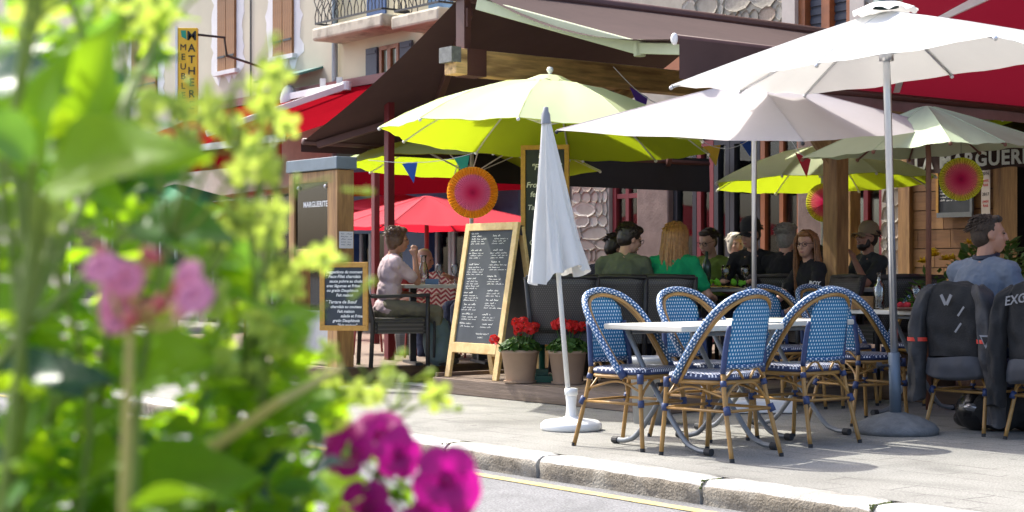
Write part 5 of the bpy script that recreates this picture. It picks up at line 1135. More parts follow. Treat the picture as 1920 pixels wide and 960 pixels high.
    if hair in ('short', 'bob', 'long', 'thick'):
        g = {'short': 0, 'thick': .010, 'bob': .008, 'long': .002}[hair]; k = MB(); tf = MB()
        k.ball(H((0, -.030, .045)), (.080 + g, .090 + g, .082 + g), 14, 10, M3); k.ball(H((0, -.050, .0)), (.072 + g, .066 + g, .080 + g), 12, 8, M3)
        k.ball(H((0, .035, .092)), (.058 + g, .045 + g, .028 + g), 10, 8, M3)
        if hair == 'bob': k.ball(H((0, -.05, -.05)), (.075, .055, .06), 12, 8, M3); [k.ball(H((s * .066, -.01, .0)), (.022, .05, .06), 10, 7, M3) for s in (-1, 1)]
        for i in range(260):
            a, b = r.uniform(0, 6.283), r.uniform(-.15, 1.3); v = Vector((math.cos(a) * math.cos(b), math.sin(a) * math.cos(b), math.sin(b)))
            if v.y > .35 and v.z < .55: continue
            p = Vector((v.x * (.078 + g), v.y * (.088 + g) - .03, v.z * (.082 + g) + .045)); q = p + v * .004 + Vector((r.gauss(0, .012), r.gauss(0, .010) - .018, -.016)); tf.tube([H(p), H((p + q) / 2 + v * .006), H(q)], [.005, .004, .001], 4)
        ho = remesh(k, 'hair', hair_m, P, .0085, 2, .006, .012); tag(tf.build('hair_strands', hair_m, ho), kind='stuff')
    if hair == 'long':
        k = MB()
        for i in range(330):
            a = R(r.uniform(-205, 25)) ; rr_ = 1; dx, dy = math.cos(a), math.sin(a); top = Vector((dx * .03, -.01 + dy * .04, .12 + r.uniform(0, .012))); o = r.uniform(0, .018)
            ln = r.uniform(.34, .50); wv = r.uniform(0, 6.28); back = Vector((0, -.025, 0))
            pts = [top, Vector((dx * (.083 + o), -.015 + dy * (.093 + o), .06)), Vector((dx * (.092 + o), -.02 + dy * (.10 + o), -.05))]
            w0 = [H(p) for p in pts]; lst = w0[-1]
            for t in (.33, .66, 1.0): q = lst + Vector((dx * .02 * t, -.035 * t + .012 * math.sin(wv + 4 * t), -ln * t)) + M3 @ Vector((.006 * math.sin(wv + 7 * t), dy * .02 * t, 0)); q.z = lst.z - ln * t; w0.append(q)
            k.tube(catmull(w0, 3), [.0065] * (3 * (len(w0) - 1) - 2) + [.005, .004, .002], 5)
        tag(k.build('long_hair', hair_m, P, smooth=True), kind='stuff')
    if cap:
        cm, = cap; k = MB(); prof = [(.098, -.01), (.098, .03), (.090, .07), (.066, .102), (.03, .116), (0, .119)]
        vs = []; n = 24
        for rr_, z in prof:
            for i in range(n): a = 6.283185 * i / n; vs.append(H((rr_ * .88 * math.cos(a), rr_ * 1.04 * math.sin(a) - .02, z + .045)))
        k.add(vs, [(j * n + i, j * n + (i + 1) % n, (j + 1) * n + (i + 1) % n, (j + 1) * n + i) for j in range(len(prof) - 1) for i in range(n)]); co = k.build('cap', cm, P, smooth=True)
        k = MB(); k.grid(lambda a_, b_: H(((a_ - .5) * .15, .07 + .085 * b_ * (1 - (2 * a_ - 1) ** 2 * .55), .040 - .02 * b_ - .03 * (2 * a_ - 1) ** 2)), 10, 5); k.build('brim', cm, co, smooth=True, solid=.004)
    if glasses or shades:
        k = MB(); dz, dy_ = (.088, -.052) if shades else (0, 0)
        for s in (-1, 1):
            ring = [H((s * .033 + .024 * math.cos(a), .096 + dy_, .006 + dz + .020 * math.sin(a))) for a in [6.283 * i / 14 for i in range(15)]]; k.tube(ring, .0022 if not shades else .005, 5, cap=False); k.tube([H((s * .057, .094 + dy_, .012 + dz)), H((s * .079, .0, .01 + dz * .75))], .002, 5)
        k.tube([H((-.01, .097 + dy_, .01 + dz)), H((.01, .097 + dy_, .01 + dz))], .0022, 5); k.build('sunglasses' if shades else 'glasses', m_black, P)
    if beard:
        k = MB(); k.ball(H((0, .036, -.082)), (.051, .05, .042), 12, 8, M3); k.ball(H((0, .075, -.05)), (.032, .02, .008), 10, 6, M3); [k.ball(H((s * .055, .015, -.05)), (.014, .03, .045), 8, 6, M3) for s in (-1, 1)]; remesh(k, 'beard', beard, P, .008, 1, .006, .015)
    if sleeve_text:
        c_ = sh[0].lerp(el[0], .62); ax = (el[0] - sh[0]).normalized(); nrm = Vector((-.55, .7, .1)); nrm = (nrm - ax * nrm.dot(ax)).normalized()
        put('sleeve_print', text_mesh(sleeve_text, .05, m_chalk, .001, offset=.002, align='CENTER'), P, M=frame(nrm.cross(ax), -ax, c_ + nrm * .068))
    return P
h_dark = mat('dark brown hair', (.022, .014, .010), rough=.45, var=.3, vs=50); h_brown = mat('brown hair', (.10, .05, .025), rough=.45, var=.3, vs=50); h_blond = mat('reddish blond hair', (.33, .16, .045), rough=.4, var=.35, vs=40); h_grey = mat('grey hair', (.22, .20, .175), rough=.5, var=.25, vs=50); h_white = mat('white hair', (.55, .50, .42), rough=.5, var=.2, vs=50)
F_ = lambda n, c: mat(n, c, rough=.9, var=.12, vs=8)
lean_t = lambda z: None
person('woman in pale pink shirt resting her chin on her hand, seen from behind', SEATS['lady'], (.93, .30), F_('pale pink cotton', (.52, .40, .42)), 'bob', h_brown, 6, 0, 4, ((-.20, .22, .66), (.03, .20, 1.02)), skin_b, m_khaki, sc=.97)
person('bald man leaning forward behind the terrace table', at(775, 17.0, .06), (.5, -.85), F_('dark red cotton', (.25, .03, .03)), None, h_dark, 26, 40, 10, None, skin_b, sc=.95)
person('person in red shirt at the terrace table, mostly behind the easel', at(918, 16.2, .15), (-.85, -.35), F_('red cotton', (.35, .04, .03)), 'short', h_dark, 8, 0, 0, ((-.15, .36, .75), (.15, .36, .80)), skin_b)
person('dark haired person in navy shirt bending over the deck table', SEATS['navy'], (.85, .5), F_('navy cotton', (.012, .013, .03)), 'thick', h_dark, 26, -18, 22, ((-.14, .42, .76), (.14, .42, .76)), skin_b, sleeve='long', sc=.96)
person('boy in olive T-shirt seen from behind with head turned right', SEATS['boy'] + Vector((.05, .05, 0)), (.35, 1), F_('olive cotton', (.10, .115, .07)), 'thick', h_dark, 9, -48, 18, None, skin_a, sc=.98, build=1.05, glasses=True)
person('woman with long reddish blond hair in a green T-shirt', SEATS['blonde'] + Vector((.06, .05, 0)), (.42, .95), F_('green cotton', (.0, .26, .10)), 'long', h_blond, 7, -25, 6, ((-.14, .34, .76), (.26, .24, .68)), skin_a, sc=.98)
person('man in olive green shirt looking down across the deck table', SEATS['olive'], (-.55, -.85), F_('olive green cotton', (.13, .19, .03)), 'short', h_dark, 14, -8, 16, ((-.14, .40, .76), (.14, .40, .76)), skin_a, sc=.99, shades=False, glasses=True)
person('man in black shirt and black cap left of the steel pole', SEATS['cap'] + Vector((0, -.05, 0)), (-.45, -.9), F_('black cotton', (.008, .008, .009)), 'short', h_dark, 8, -18, 10, ((-.14, .40, .76), (.14, .40, .76)), skin_a, sc=1.03, cap=(mat('black cap', (.014, .014, .016), rough=.8),), sleeve='long')
person('grey haired person in black seen from behind', SEATS['grey'] + Vector((-.03, -.03, 0)), (.55, .8), MATS['black cotton'], 'bob', h_grey, 6, -20, 2, None, skin_a, sc=1.0, sleeve='long')
person('girl with glasses and long hair in black T-shirt with white sleeve lettering', SEATS['girl'] + Vector((-.03, -.02, 0)), (-.88, -.40), F_('black cotton tee', (.010, .010, .012)), 'long', mat('auburn hair', (.24, .105, .035), rough=.4, var=.35, vs=40), 5, 30, 2, ((-.16, .30, .60), (.10, .36, .60)), skin_a, sc=.93, glasses=True, sleeve_text='ROY', build=.9)
person('bearded man in tan cap and dark grey T-shirt resting his hand at his chin', SEATS['tan'], (-.9, -.42), F_('dark grey cotton', (.035, .04, .04)), 'short', h_dark, 8, 4, -8, ((-.10, .24, .98), (.18, .34, .74)), skin_b, sc=1.0, cap=(mat('tan cap', (.27, .20, .11), rough=.85, var=.1),), beard=h_dark, glasses=True)
person('white haired person far back between black cap and steel pole', at(1378, 17.2, .13), (.2, -.95), F_('pale cotton', (.4, .38, .36)), 'bob', h_white, 5, 0, 0, None, skin_a, sc=.98)
person('dark haired child behind the girl with glasses', at(1536, 15.9, .13), (-.7, -.7), F_('beige cotton', (.35, .28, .2)), 'bob', h_dark, 5, 0, 8, None, skin_a, sc=.86)
person('man in blue grey polo shirt with sunglasses on his head, looking right', MANCH + Vector((.02, .03, 0)), (.83, .56), F_('blue grey pique', (.135, .16, .205)), 'short', mat('chestnut hair', (.04, .024, .014), rough=.75, var=.3, vs=60), 9, -36, -2, ((-.16, .34, .72), (.20, .30, .70)), skin_b, sc=1.05, voxel=.0085, build=1.14, collar=mat('navy collar', (.012, .016, .035)), shades=True)
person('person in bright blue shirt cut off by the right edge', RCH + Vector((.10, .10, 0)), (.7, .7), F_('bright blue cotton', (.02, .12, .45)), 'thick', h_dark, 8, 0, 0, ((-.28, .25, .74), (.2, .3, .72)), skin_b, sc=1.0)
for lb_, sx, dx in (('wicker stool under the person far back', 1378, 17.2), ('wicker stool under the child', 1536, 15.9), ('wicker stool behind the easel', 918, 16.2)):
    k = MB(); k.lathe([(0, 0), (.17, 0), (.19, .2), (.17, .40), (.18, .42), (0, .43)], n=16); tag(put('wicker_stool', k.mesh('wicker_stool', m_wick), None, at(sx, dx, .13 if dx != 16.2 else .15)), lb_, 'stool')
k = MB(); k.lathe([(0, 0), (.17, 0), (.19, .2), (.17, .40), (.18, .42), (0, .43)], n=16); tag(put('wicker_stool', k.mesh('wicker_stool', m_wick), None, at(775, 17.0, .15)), 'wicker stool under the bald man', 'stool')

# ---------------- jackets over chair backs ----------------
m_jblack = mat('black textile', (.012, .012, .013), rough=.85, var=.3, vs=14, bump=.4, bs=90); m_jgrey = mat('charcoal textile', (.035, .034, .036), rough=.7, var=.35, vs=10, bump=.3, bs=60); m_jhem = mat('grey hem textile', (.055, .058, .068), rough=.8, var=.2)
m_jred = mat('red reflective tape', (.62, .05, .03), rough=.5); m_jw = mat('silver print', (.22, .22, .23), rough=.6)
def jacket(label, loc, d, body_m, sl_m, stripe, seed):
    J = thing('motorcycle_jacket', label, 'jacket', loc, face(Vector((*d, 0))), 'motorcycle jackets over chair backs'); k = MB()
    r = random.Random(seed)
    def loft(name, rings, m, parent, n=28, amp=.018):
        k = MB(); vs = []; p1, p2, p3 = r.uniform(0, 6), r.uniform(0, 6), r.uniform(0, 6)
        for (c, wx, wy) in rings:
            c = Vector(c)
            for i in range(n):
                a = 6.283185 * i / n; f = 1 + amp / max(wy, .02) * (.35 * math.sin(5 * a + c.z * 9 + p1) + .30 * math.sin(3 * a - c.z * 23 + p2) + .30 * math.sin(c.z * 47 + 2 * a + p3) + .28 * math.sin(9 * a + 3 * math.sin(c.z * 11) + p1) + .2 * math.sin(13 * a - c.z * 31))
                ca, sa = math.cos(a), math.sin(a); vs.append(c + Vector((wx * math.copysign(abs(ca) ** .8, ca), wy * f * math.copysign(abs(sa) ** .8, sa), .012 * math.sin(2 * a + p2 + c.z * 14))))
        k.add(vs, [(j * n + i, j * n + (i + 1) % n, (j + 1) * n + (i + 1) % n, (j + 1) * n + i) for j in range(len(rings) - 1) for i in range(n)]); k.add(vs[:n], [tuple(range(n))]); k.add(vs[-n:], [tuple(reversed(range(n)))])
        return k.build(name, m, parent, smooth=True, sub=1)
    rg = lambda pts, nn: [(tuple(a + (b - a) * t / nn for a, b in zip(p, q))) for p, q in zip(pts[:-1], pts[1:]) for t in range(nn)] + [pts[-1]]
    body = rg([(.935, .10, -.262, .035), (.915, .16, -.268, .05), (.86, .205, -.275, .052), (.72, .215, -.275, .052), (.58, .20, -.268, .050), (.47, .195, -.262, .054)], 5)
    loft('jacket_back', [((0, y, z), w, t) for z, w, y, t in body], body_m, J, 36)
    loft('jacket_hem', [((0, y, z), w, t) for z, w, y, t in rg([(.475, .197, -.265, .071), (.42, .21, -.264, .078), (.36, .215, -.262, .075), (.345, .20, -.262, .05)], 3)], m_jhem, J, 36)
    ends = ((-.265, -.30, .20), (.30, -.27, .07))
    for i, s in enumerate((-1, 1)):
        pts = catmull([(s * .165, -.262, .915), (s * .215, -.280, .84), (s * .250, -.30, .68), (s * .258, -.30, .48), (ends[i][0] * .97, ends[i][1], .32), ends[i]], 6)
        sl = loft('sleeve', [(p, .030 + .028 * min(1, j / 4) - .010 * j / len(pts), .030 + .034 * min(1, j / 4) - .006 * j / len(pts)) for j, p in enumerate(pts)], sl_m, J, 20, .024)
        if stripe:
            q = pts[15]; k = MB(); k.tube([q + Vector((0, 0, .012)), q - Vector((0, 0, .012))], .064, 18, cap=False); k.build('reflective_stripe', m_jred, sl, smooth=True)
    k = MB(); k.box((-.02, -.362, .83), (.02, .004, .07), Matrix.Rotation(R(-28), 3, 'Y')); k.box((.02, -.362, .83), (.02, .004, .07), Matrix.Rotation(R(28), 3, 'Y')); k.build('back_emblem', m_jw, J)
    return J
JA = jacket('grey and black motorcycle jacket with red sleeve stripes hung over a chair', MANCH, (.77, .64), m_jblack, m_jgrey, True, 1)
k = MB(); k.add([(.245, -.372, .62), (.325, -.352, .62), (.290, -.372, .54)], [(0, 1, 2)]); k.build('sleeve_emblem', m_jw, JA, solid=.003)
k = MB(); k.add([(.262, -.376, .61), (.310, -.366, .61), (.288, -.378, .56)], [(0, 1, 2)]); k.build('sleeve_emblem', m_jblack, JA, solid=.003)
for x_, z_ in ((.10, .76), (.08, .66)):
    k = MB(); k.box((x_, -.352, z_), (.012, .004, .07), Matrix.Rotation(R(38), 3, 'Y')); k.build('reflective_bar', m_jw, JA)
JB = jacket('black motorcycle jacket with white lettering hung over the chair at right edge', RCH, (.77, .64), m_jblack, m_jblack, False, 2)
put('lettering', text_mesh('EXON', .075, m_jw, .002, offset=.001, shear=.3), JB, M=frame((1, 0, .18), (0, 0, 1), (-.17, -.358, .80)))
hl = thing('motorcycle_helmet', 'black motorcycle helmet lying under the jacket chair', 'helmet', at(1832, 10.42, 0), R(30))
k = MB(); k.ball((0, 0, .125), (.125, .145, .13), 16, 12); k.ball((0, .09, .07), (.09, .08, .06), 12, 8); remesh(k, 'shell', mat('gloss black shell', (.012, .012, .013), rough=.25), hl, .010, 2)
k = MB(); k.ball((0, -.03, .15), (.128, .125, .05), 16, 8); k.build('visor', mat('silver visor', (.35, .35, .36), rough=.2, metal=.6), hl, smooth=True)
bg_ = MB(); bg_.ball((0, 0, .14), (.20, .14, .14), 14, 10); bg_.ball((.15, 0, .10), (.12, .12, .10), 12, 8); o = remesh(bg_, 'gear_bag', m_jblack, None, .014, 2, .03, .08); o.location = at(1878, 10.35); tag(o, 'black gear bag on the ground between the two jackets', 'bag')
bp = thing('backpack', 'grey and teal backpack leaning on the terrace table leg', 'backpack', at(822, 15.0, .15), R(20)); k = MB(); k.ball((0, 0, .22), (.15, .11, .23), 14, 10); k.ball((0, -.08, .14), (.11, .07, .12), 12, 8); remesh(k, 'pack', mat('teal grey nylon', (.10, .15, .17), rough=.7), bp, .013, 2, .01, .06)
for s in (-1, 1): MB().tube(catmull([(s * .07, -.10, .40), (s * .09, -.17, .28), (s * .08, -.12, .08)], 4), .012, 6).build('strap', m_black, bp)

# ---------------- flowers by the entrance ----------------
m_leaf3 = mat('border leaf', (.045, .10, .018), rough=.6, var=.35, vs=20, trans=(.12, .25, .02), tmix=.35); m_yel = mat('yellow petal', (.75, .50, .02), rough=.6, trans=(.7, .5, .02), tmix=.3)
m_leafp = mat('pale border leaf', (.16, .24, .08), rough=.6, var=.3, vs=20, trans=(.25, .38, .05), tmix=.35)
def blade(k, c, d, n, L, w):
    s = d.cross(n).normalized(); k.add([c, c + d * L * .5 + s * w, c + d * L, c + d * L * .5 - s * w, c + d * L * .5 + n * w * .3], [(0, 1, 4), (1, 2, 4), (2, 3, 4), (3, 0, 4)])
def border_plant(label, loc, h, w, m, seed, flowers=None, n=420, L=(.04, .10)):
    g = thing('potted_flowers', label, 'potted plant', loc, 0, 'flower pots by the entrance'); r = random.Random(seed)
    MB().lathe([(0, 0), (.13, 0), (.17, h * .55), (.18, h * .55), (.18, h * .6), (.15, h * .6), (0, h * .57)], n=20).build('pot', m_deckdark, g, smooth=True); k = MB()
    for i in range(n):
        a = r.uniform(0, 6.283); rad = w * math.sqrt(r.random()); z = h * .58 + r.random() * h * .42 * (1 - (rad / w) ** 2 * .6); v = Vector((math.cos(a) + r.gauss(0, .5), math.sin(a) + r.gauss(0, .5), r.uniform(-.1, 1.2))).normalized(); nn = Vector((r.gauss(0, .5), r.gauss(0, .5), 1)).normalized(); ll = r.uniform(*L); blade(k, Vector((rad * math.cos(a), rad * math.sin(a), z)), v, nn, ll, ll * r.uniform(.15, .3))
    tag(k.build('foliage', m, g), kind='stuff')
    for (x, y, z, rr_) in flowers or ():
        k = MB()
        for i in range(40): v = Vector((r.gauss(0, 1), r.gauss(0, 1), abs(r.gauss(.2, .6)))).normalized(); blade(k, Vector((x, y, z)), v, Vector((0, 0, 1)), rr_, rr_ * .2)
        k.build('flower_head', m_yel, g)
border_plant('yellow chrysanthemum pot left of the man in the polo shirt', at(1757, 12.7, .0), 1.04, .24, m_leaf3, 5, [(-.05, -.08, 1.12, .07), (-.12, -.05, 1.07, .06), (.04, -.1, 1.09, .06), (-.02, .05, 1.14, .06), (.10, -.05, 1.10, .05)])
border_plant('pale green leafy pot right of the man in the polo shirt', at(1890, 12.3, .0), 1.16, .32, m_leafp, 6, None, 700, (.03, .08))
border_plant('dark leafy pot at the entrance behind the pale one', at(1862, 13.4, .13), 1.16, .32, m_leaf3, 7, [(.0, 0, 1.18, .05), (-.2, 0, 1.1, .05)], 500, (.06, .16))
# ---------------- foreground planter ----------------
def leaf_mesh(seed, L=1.0, wd=.42, droop=.25, fold=.18, wave=.03):
    r = random.Random(seed); k = MB(); NU, NV = 6, 10
    ph = r.uniform(0, 6)
    def fn(u, v):
        x = (u - .5) * 2; w = wd * (math.sin(math.pi * min(1, v ** .75)) ** .8 * (1 - .35 * v)) + .012
        y = v * L; return (Vector((x * w, y * (1 - .06 * x * x), fold * abs(x) * w * 1.6 - droop * v * v + wave * math.sin(ph + 9 * v + 2 * x) * abs(x))), (u, v))
    k.grid(fn, NU, NV); return k
def lmat(name, c, t, mix=.55, rough=.35):
    return mat(name, c, rough=rough + .1, var=.25, vs=14, trans=t, tmix=mix, spec=.18)
LM = [lmat('leaf lime', (.16, .32, .018), (.48, .70, .018), .6), lmat('leaf mid', (.12, .27, .018), (.42, .68, .018), .62), lmat('leaf dark', (.06, .17, .035), (.22, .44, .04), .5, .3), lmat('leaf blue green', (.06, .125, .085), (.08, .18, .08), .35, .22)]
LEAVES = [[leaf_mesh(i, 1, w, dr).mesh('leaf', m, True) for m in LM] for i, (w, dr) in enumerate(((.36, .15), (.42, .35), (.30, .22), (.48, .28), (.26, .05)))]
m_stem = mat('green stem', (.22, .30, .05), rough=.5, var=.2, vs=20, trans=(.35, .42, .05), tmix=.3); m_ystem = mat('yellow stem', (.48, .40, .10), rough=.5, var=.15)
m_lflow = mat('lime flower', (.46, .56, .13), rough=.5, var=.15, vs=10, trans=(.54, .66, .09), tmix=.5)
m_mag = mat('magenta petal', (.40, .006, .20), rough=.5, var=.2, vs=20, trans=(.62, .008, .34), tmix=.45); m_pinkp = mat('pink petal', (.72, .26, .42), rough=.5, var=.25, vs=30, trans=(.85, .34, .52), tmix=.45); m_coral = mat('coral bud', (.50, .10, .09), rough=.5, var=.2)
def star(seed, R0=1.0, lobes=5, depth=.35, tube_r=.13, tube_l=1.1, sharp=.45):
    k = MB(); r = random.Random(seed); n = lobes * 8; rings = [(.16, -.12), (.3, .02), (.55, .08), (.8, .05), (1.0, -.03 + r.uniform(-.1, .05))]; vs = []
    for rr, z in rings:
        for i in range(n):
            a = 6.283185 * i / n; lob = abs(math.cos(a * lobes / 2)) ** sharp; f = rr * (1 - depth * (1 - lob) * rr); vs.append((f * math.cos(a), f * math.sin(a), z + .12 * (1 - lob) * rr + .04 * math.sin(3 * a + seed)))
    k.add(vs, [(j * n + i, j * n + (i + 1) % n, (j + 1) * n + (i + 1) % n, (j + 1) * n + i) for j in range(len(rings) - 1) for i in range(n)])
    k.tube([(0, 0, -.02), (0, 0, -tube_l * .5), (.03, 0, -tube_l)], [tube_r * 1.3, tube_r, tube_r * .6], 8); return k
STAR = [star(i, depth=.52, sharp=.8).mesh('flower', m_lflow, True) for i in range(3)]
PETU = [star(i + 9, depth=.16, sharp=.4, tube_r=.2).mesh('flower', m_mag, True) for i in range(3)]
BUD = MB().lathe([(0, -1.6), (.12, -1.5), (.12, -.2), (.28, .1), (.25, .45), (0, .7)], n=8).mesh('bud', m_lflow, True)
def rot_to(z, spin=0):
    q = Vector((0, 0, 1)).rotation_difference(z.normalized()); return q.to_matrix().to_4x4() @ Matrix.Rotation(spin, 4, 'Z')
def leaf_M(pos, d, n, s):
    y = d.normalized(); x = y.cross(n); x = x.normalized() if x.length > 1e-3 else y.orthogonal().normalized(); z = x.cross(y); M = Matrix((x, y, z)).transposed().to_4x4(); M.translation = pos; return M @ Matrix.Scale(s, 4)
SOIL = .70
pln = thing('concrete_planter', 'concrete flower planter in the near left foreground below the frame', 'planter', (-.33, 1.32, -.12))
k = MB(); k.box((0, 0, .39), (.95, .62, .78)); k.build('trough', mat('planter concrete', (.30, .29, .27), rough=.9, var=.15, bump=.4), pln, bevel=.02); k = MB(); k.box((0, 0, .805), (.85, .52, .04)); k.build('soil', mat('dark soil', (.03, .022, .015), rough=1, var=.4, vs=30), pln)
rp = random.Random(42)
def pt(px, py, d): return at(px, d, zat(py, d))
def plant(name, label, root, top, mstem, r0=.006, bend=.03):
    g = thing(name, label, 'plant', root, 0, 'plants in the foreground planter'); t = top - root
    mid = t * .5 + Vector((rp.gauss(0, bend), rp.gauss(0, bend), .02)); pts = catmull([(0, 0, -.03), mid, t], 6); MB().tube(pts, [r0 * (1 - .55 * i / len(pts)) for i in range(len(pts))], 7).build('stem', mstem, g, smooth=True)
    return g, pts
def add_leaf(g, pos, d, s, kind=None, mi=None, n=None):
    me = LEAVES[rp.randrange(5) if kind is None else kind][mi if mi is not None else rp.choices((0, 1, 2, 3), (5, 5, 2, 1))[0]]
    put('leaf', me, g, M=leaf_M(pos, d, n or Vector((rp.gauss(0, .5), rp.gauss(-.3, .5), 1)).normalized(), s))
def add_flower(g, base, pos, nrm, s, pool, stem_m, r=.0016):
    fo = put('flower', rp.choice(pool), g, M=Matrix.Translation(pos) @ rot_to(nrm, rp.uniform(0, 6)) @ Matrix.Scale(s, 4))
    b = pos - nrm.normalized() * s * 1.0; MB().tube(catmull([base, (base + b) / 2 + Vector((0, 0, -.008)), b], 4), r, 5).build('flower_stalk', stem_m, g)
# flowering tobacco: (top px, py, distance, root px, number of leaves, number of flowers)
TOB = [(60, -60, 1.05, -60, 9, 5), (205, 20, 1.18, 60, 9, 4), (265, 40, 1.35, 150, 7, 4), (440, 215, 1.30, 260, 5, 7), (380, 215, 1.12, 250, 5, 5), (530, 295, 1.30, 330, 5, 3), (430, 410, 1.22, 300, 6, 6), (515, 480, 1.36, 350, 5, 6), (500, 620, 1.28, 360, 6, 6), (30, 180, 1.12, -40, 8, 2), (160, 200, 1.25, 90, 9, 3), (300, 330, 1.45, 220, 9, 3), (80, 420, 1.1, 40, 10, 2), (420, 560, 1.5, 330, 9, 4), (670, 720, 1.40, 500, 6, 6), (770, 745, 1.5, 560, 4, 2), (250, 640, 1.35, 220, 12, 2), (480, 700, 1.25, 430, 9, 5), (-120, 100, 1.3, -150, 8, 3), (130, 720, 1.2, 120, 10, 1)]
WHERE = ['whose top leaves the frame at upper left', 'with yellow bloom near the top edge at left', 'reaching the top edge left of the blade sign', 'in front of the red awning with spreading yellow blooms', 'with a yellow star bloom under the blade sign', 'whose bloom tip touches the menu case cap', 'blooming left of the menu case', 'blooming in front of the menu case post', 'blooming below the small chalkboard', 'nearest the lens at upper left', 'with big leaves at upper left centre', 'below the square yellow sign', 'at the left edge behind the pink geranium', 'right of the pink geranium bloom', 'above the magenta petunias with lime blooms', 'whose bloom reaches furthest right over the pavement', 'low in the middle of the leaf mass', 'left of the magenta petunias', 'outside the left edge of the frame', 'low at the left edge']
for i, (px, py, d, rx, nl, nf) in enumerate(TOB):
    top = pt(px, py, d); root = at(rx, d); root.z = SOIL; root.x = max(root.x, -.72)
    g, pts = plant('flowering_tobacco', 'lime flowering tobacco plant ' + WHERE[i], root, top, m_stem, .0036)
    for j in range(nl):
        t = .12 + .72 * j / nl; p = pts[int(t * (len(pts) - 1))]; a = rp.uniform(0, 6.283); dv = Vector((math.cos(a), math.sin(a) * .7, rp.uniform(-.1, .7)))
        add_leaf(g, p, dv, rp.uniform(.045, .10) * (1.15 - .6 * t))
    tp = pts[-1]
    for j in range(nf):
        b = pts[-1 - rp.randrange(4)]; o = Vector((max(-.05, min(.035, rp.gauss(0, .026))), rp.gauss(0, .035), max(-.04, min(.03, rp.gauss(0, .022))))); add_flower(g, b, tp + o, Vector((o.x * 14 + rp.gauss(0, .3), -.8 + rp.gauss(0, .5), o.z * 10 - .2)), rp.uniform(.012, .019), STAR, m_stem)
    for j in range(3):
        o = Vector((rp.gauss(0, .035), rp.gauss(0, .03), rp.gauss(.01, .03))); put('bud', BUD, g, M=Matrix.Translation(tp + o) @ rot_to(o.normalized() + Vector((0, 0, .3))) @ Matrix.Scale(.012, 4))
        MB().tube([pts[-2], tp + o * .6], .0013, 4).build('flower_stalk', m_stem, g)
# pink geranium
root = at(225, .98); root.z = SOIL; top = pt(245, 600, .98)
g, pts = plant('pink_geranium', 'pink geranium with a yellow stem in the left foreground', root, top, m_ystem, .0048, .004)
rose = star(31, depth=.1, sharp=.3, tube_l=.3).mesh('flower', m_pinkp, True); budm = MB().lathe([(0, -.8), (.5, -.3), (.6, .2), (.3, .8), (0, 1)], n=8).mesh('bud', m_coral, True)
for (px, py, s, kd) in ((190, 500, .011, 0), (205, 550, .0135, 0), (232, 520, .012, 0), (262, 515, .010, 1), (225, 570, .013, 0), (350, 520, .012, 0), (365, 555, .012, 0), (335, 545, .010, 1), (285, 480, .009, 1), (245, 600, .009, 1), (270, 590, .010, 1), (300, 570, .009, 1), (215, 595, .011, 0), (345, 565, .011, 0), (190, 475, .008, 1)):
    q = pt(px, py, .97 + rp.uniform(-.03, .02)) - root; 
    if kd == 0: add_flower(g, pts[-1], q, Vector((rp.gauss(0, .5), -1, rp.uniform(-.2, .8))), s * 1.0, [rose], m_ystem)
    else: put('bud', budm, g, M=Matrix.Translation(q) @ rot_to(Vector((rp.gauss(0, .6), rp.gauss(0, .5), .6))) @ Matrix.Scale(s, 4)); MB().tube([pts[-1], q], .0016, 5).build('flower_stalk', m_ystem, g)
for j in range(8): add_leaf(g, pts[2 + j % 5], Vector((rp.gauss(0, 1), rp.gauss(0, .6), .3)), rp.uniform(.05, .08), 3, 1)
# magenta petunias
root = at(640, 1.38); root.z = SOIL
g, pts = plant('petunia', 'magenta petunia with ruffled blooms in the near foreground', root, pt(720, 850, 1.38), m_stem, .004, .01)
for (px, py, d, s, nx, nz) in ((650, 842, 1.36, .024, -.5, .3), (715, 815, 1.40, .025, .2, .7), (748, 852, 1.36, .021, .5, .2), (838, 900, 1.33, .029, .35, .2), (868, 930, 1.36, .020, .8, -.2), (688, 955, 1.34, .025, -.3, -.1), (800, 985, 1.33, .023, .1, .3)):
    add_flower(g, pts[-3], pt(px, py, d) - root, Vector((nx, -1, nz)), s * 1.02, PETU, m_stem)
for j in range(26): add_leaf(g, Vector((rp.uniform(-.10, .10), rp.gauss(0, .06), rp.uniform(.02, .11))), Vector((rp.gauss(0, 1), rp.gauss(-.3, .7), rp.uniform(-.2, .9))), rp.uniform(.03, .065), None, rp.choice((0, 1, 1, 2)))
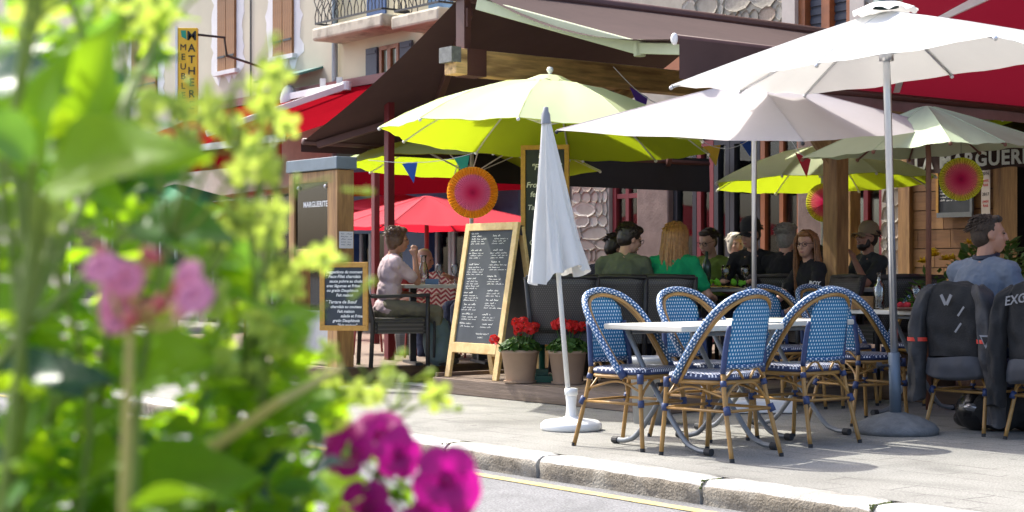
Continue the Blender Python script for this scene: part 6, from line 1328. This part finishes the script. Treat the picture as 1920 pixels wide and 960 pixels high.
# broad leafed canna like plants: the large near leaves
root = at(60, 1.02); root.z = SOIL; root.x = -.34
g, pts = plant('broad_leaf_plant', 'broad leafed plant with large pale and dark leaves at far left', root, pt(60, 420, 1.02), m_stem, .004, .01)
for (a, b, w, mi, d0) in (((85, 345), (335, 215), 1, 0, 1.02), ((20, 260), (230, 205), 3, 2, 1.12), ((-40, 715), (215, 700), 4, 3, 1.12), ((40, 330), (60, 90), 1, 1, 1.06), ((150, 250), (200, 20), 0, 1, 1.12), ((-30, 160), (110, 130), 3, 3, 1.1), ((-60, 600), (90, 560), 1, 1, 1.1), ((250, 420), (445, 430), 0, 2, 1.15), ((30, 880), (40, 740), 3, 1, 1.15), ((300, 60), (345, -60), 3, 1, 1.2), ((250, 150), (330, 90), 0, 2, 1.2), ((60, 300), (-60, 180), 1, 2, 1.0)):
    p0, p1 = pt(*a, d0), pt(*b, d0 - .03); dv = p1 - p0; put('leaf', LEAVES[w][mi], g, M=leaf_M(p0 - root, dv, Vector((rp.gauss(0, .2), -.75, .8)), dv.length)); MB().tube(catmull([pts[-4], (pts[-4] + p0 - root) / 2 + Vector((0, .01, 0)), p0 - root], 4), .003, 5).build('leaf_stalk', m_stem, g)
k = MB(); k.tube([pt(395, 840, 1.2) - root, pt(520, 755, 1.2) - root, pt(640, 690, 1.28) - root], [.0045, .004, .0025], 8); k.build('side_stem', m_ystem, g)
# low filler foliage, shared out over soil-rooted clumps
LIM = [(0, 300), (100, 300), (200, 330), (300, 350), (400, 420), (500, 500), (600, 570), (700, 610), (800, 660), (960, 700), (1300, 720)]
def lim(y):
    for (a, b), (c, e) in zip(LIM[:-1], LIM[1:]):
        if a <= y <= c: return b + (e - b) * (y - a) / (c - a)
    return 300
fill = thing('ground_foliage', 'dense mixed green foliage filling the foreground planter', 'foliage'); fill['kind'] = 'stuff'
ks = [MB() for _ in LM]
base = [leaf_mesh(50 + i, 1, .36, .2) for i in range(4)]
for i in range(950):
    py = 1000 * rp.random() ** .62 + rp.random() * 120; d = rp.uniform(1.2, 1.48); px = rp.uniform(-260, lim(py) - 20)
    if py < 420 and rp.random() < .30: continue
    c = pt(px, py, d); c.z = max(c.z, SOIL + .01); dv = Vector((rp.gauss(.15, 1), rp.gauss(-.2, .6), rp.uniform(-.3, .9))); s = rp.uniform(.014, .042); M = leaf_M(c, dv, Vector((rp.gauss(0, .6), rp.gauss(-.4, .5), 1)).normalized(), s); mi = rp.choices((0, 1, 2, 3), (6, 5, 2, .6))[0]; b = rp.choice(base); ks[mi].add([M @ Vector(v) for v in b.v], b.f, b.uv)
for i in range(190):
    c = pt(rp.uniform(-200, 270), rp.uniform(-60, 420), rp.uniform(1.15, 1.5)); dv = Vector((rp.gauss(.2, 1), rp.gauss(-.2, .5), rp.uniform(-.5, .8))); M = leaf_M(c, dv, Vector((rp.gauss(0, .6), rp.gauss(-.5, .5), 1)).normalized(), rp.uniform(.022, .055)); mi = rp.choices((0, 1, 2, 3), (4, 5, 4, 2))[0]; b = rp.choice(base); ks[mi].add([M @ Vector(v) for v in b.v], b.f, b.uv)
for mi, kk in enumerate(ks): tag(kk.build('foliage', LM[mi], fill, smooth=True), kind='stuff')
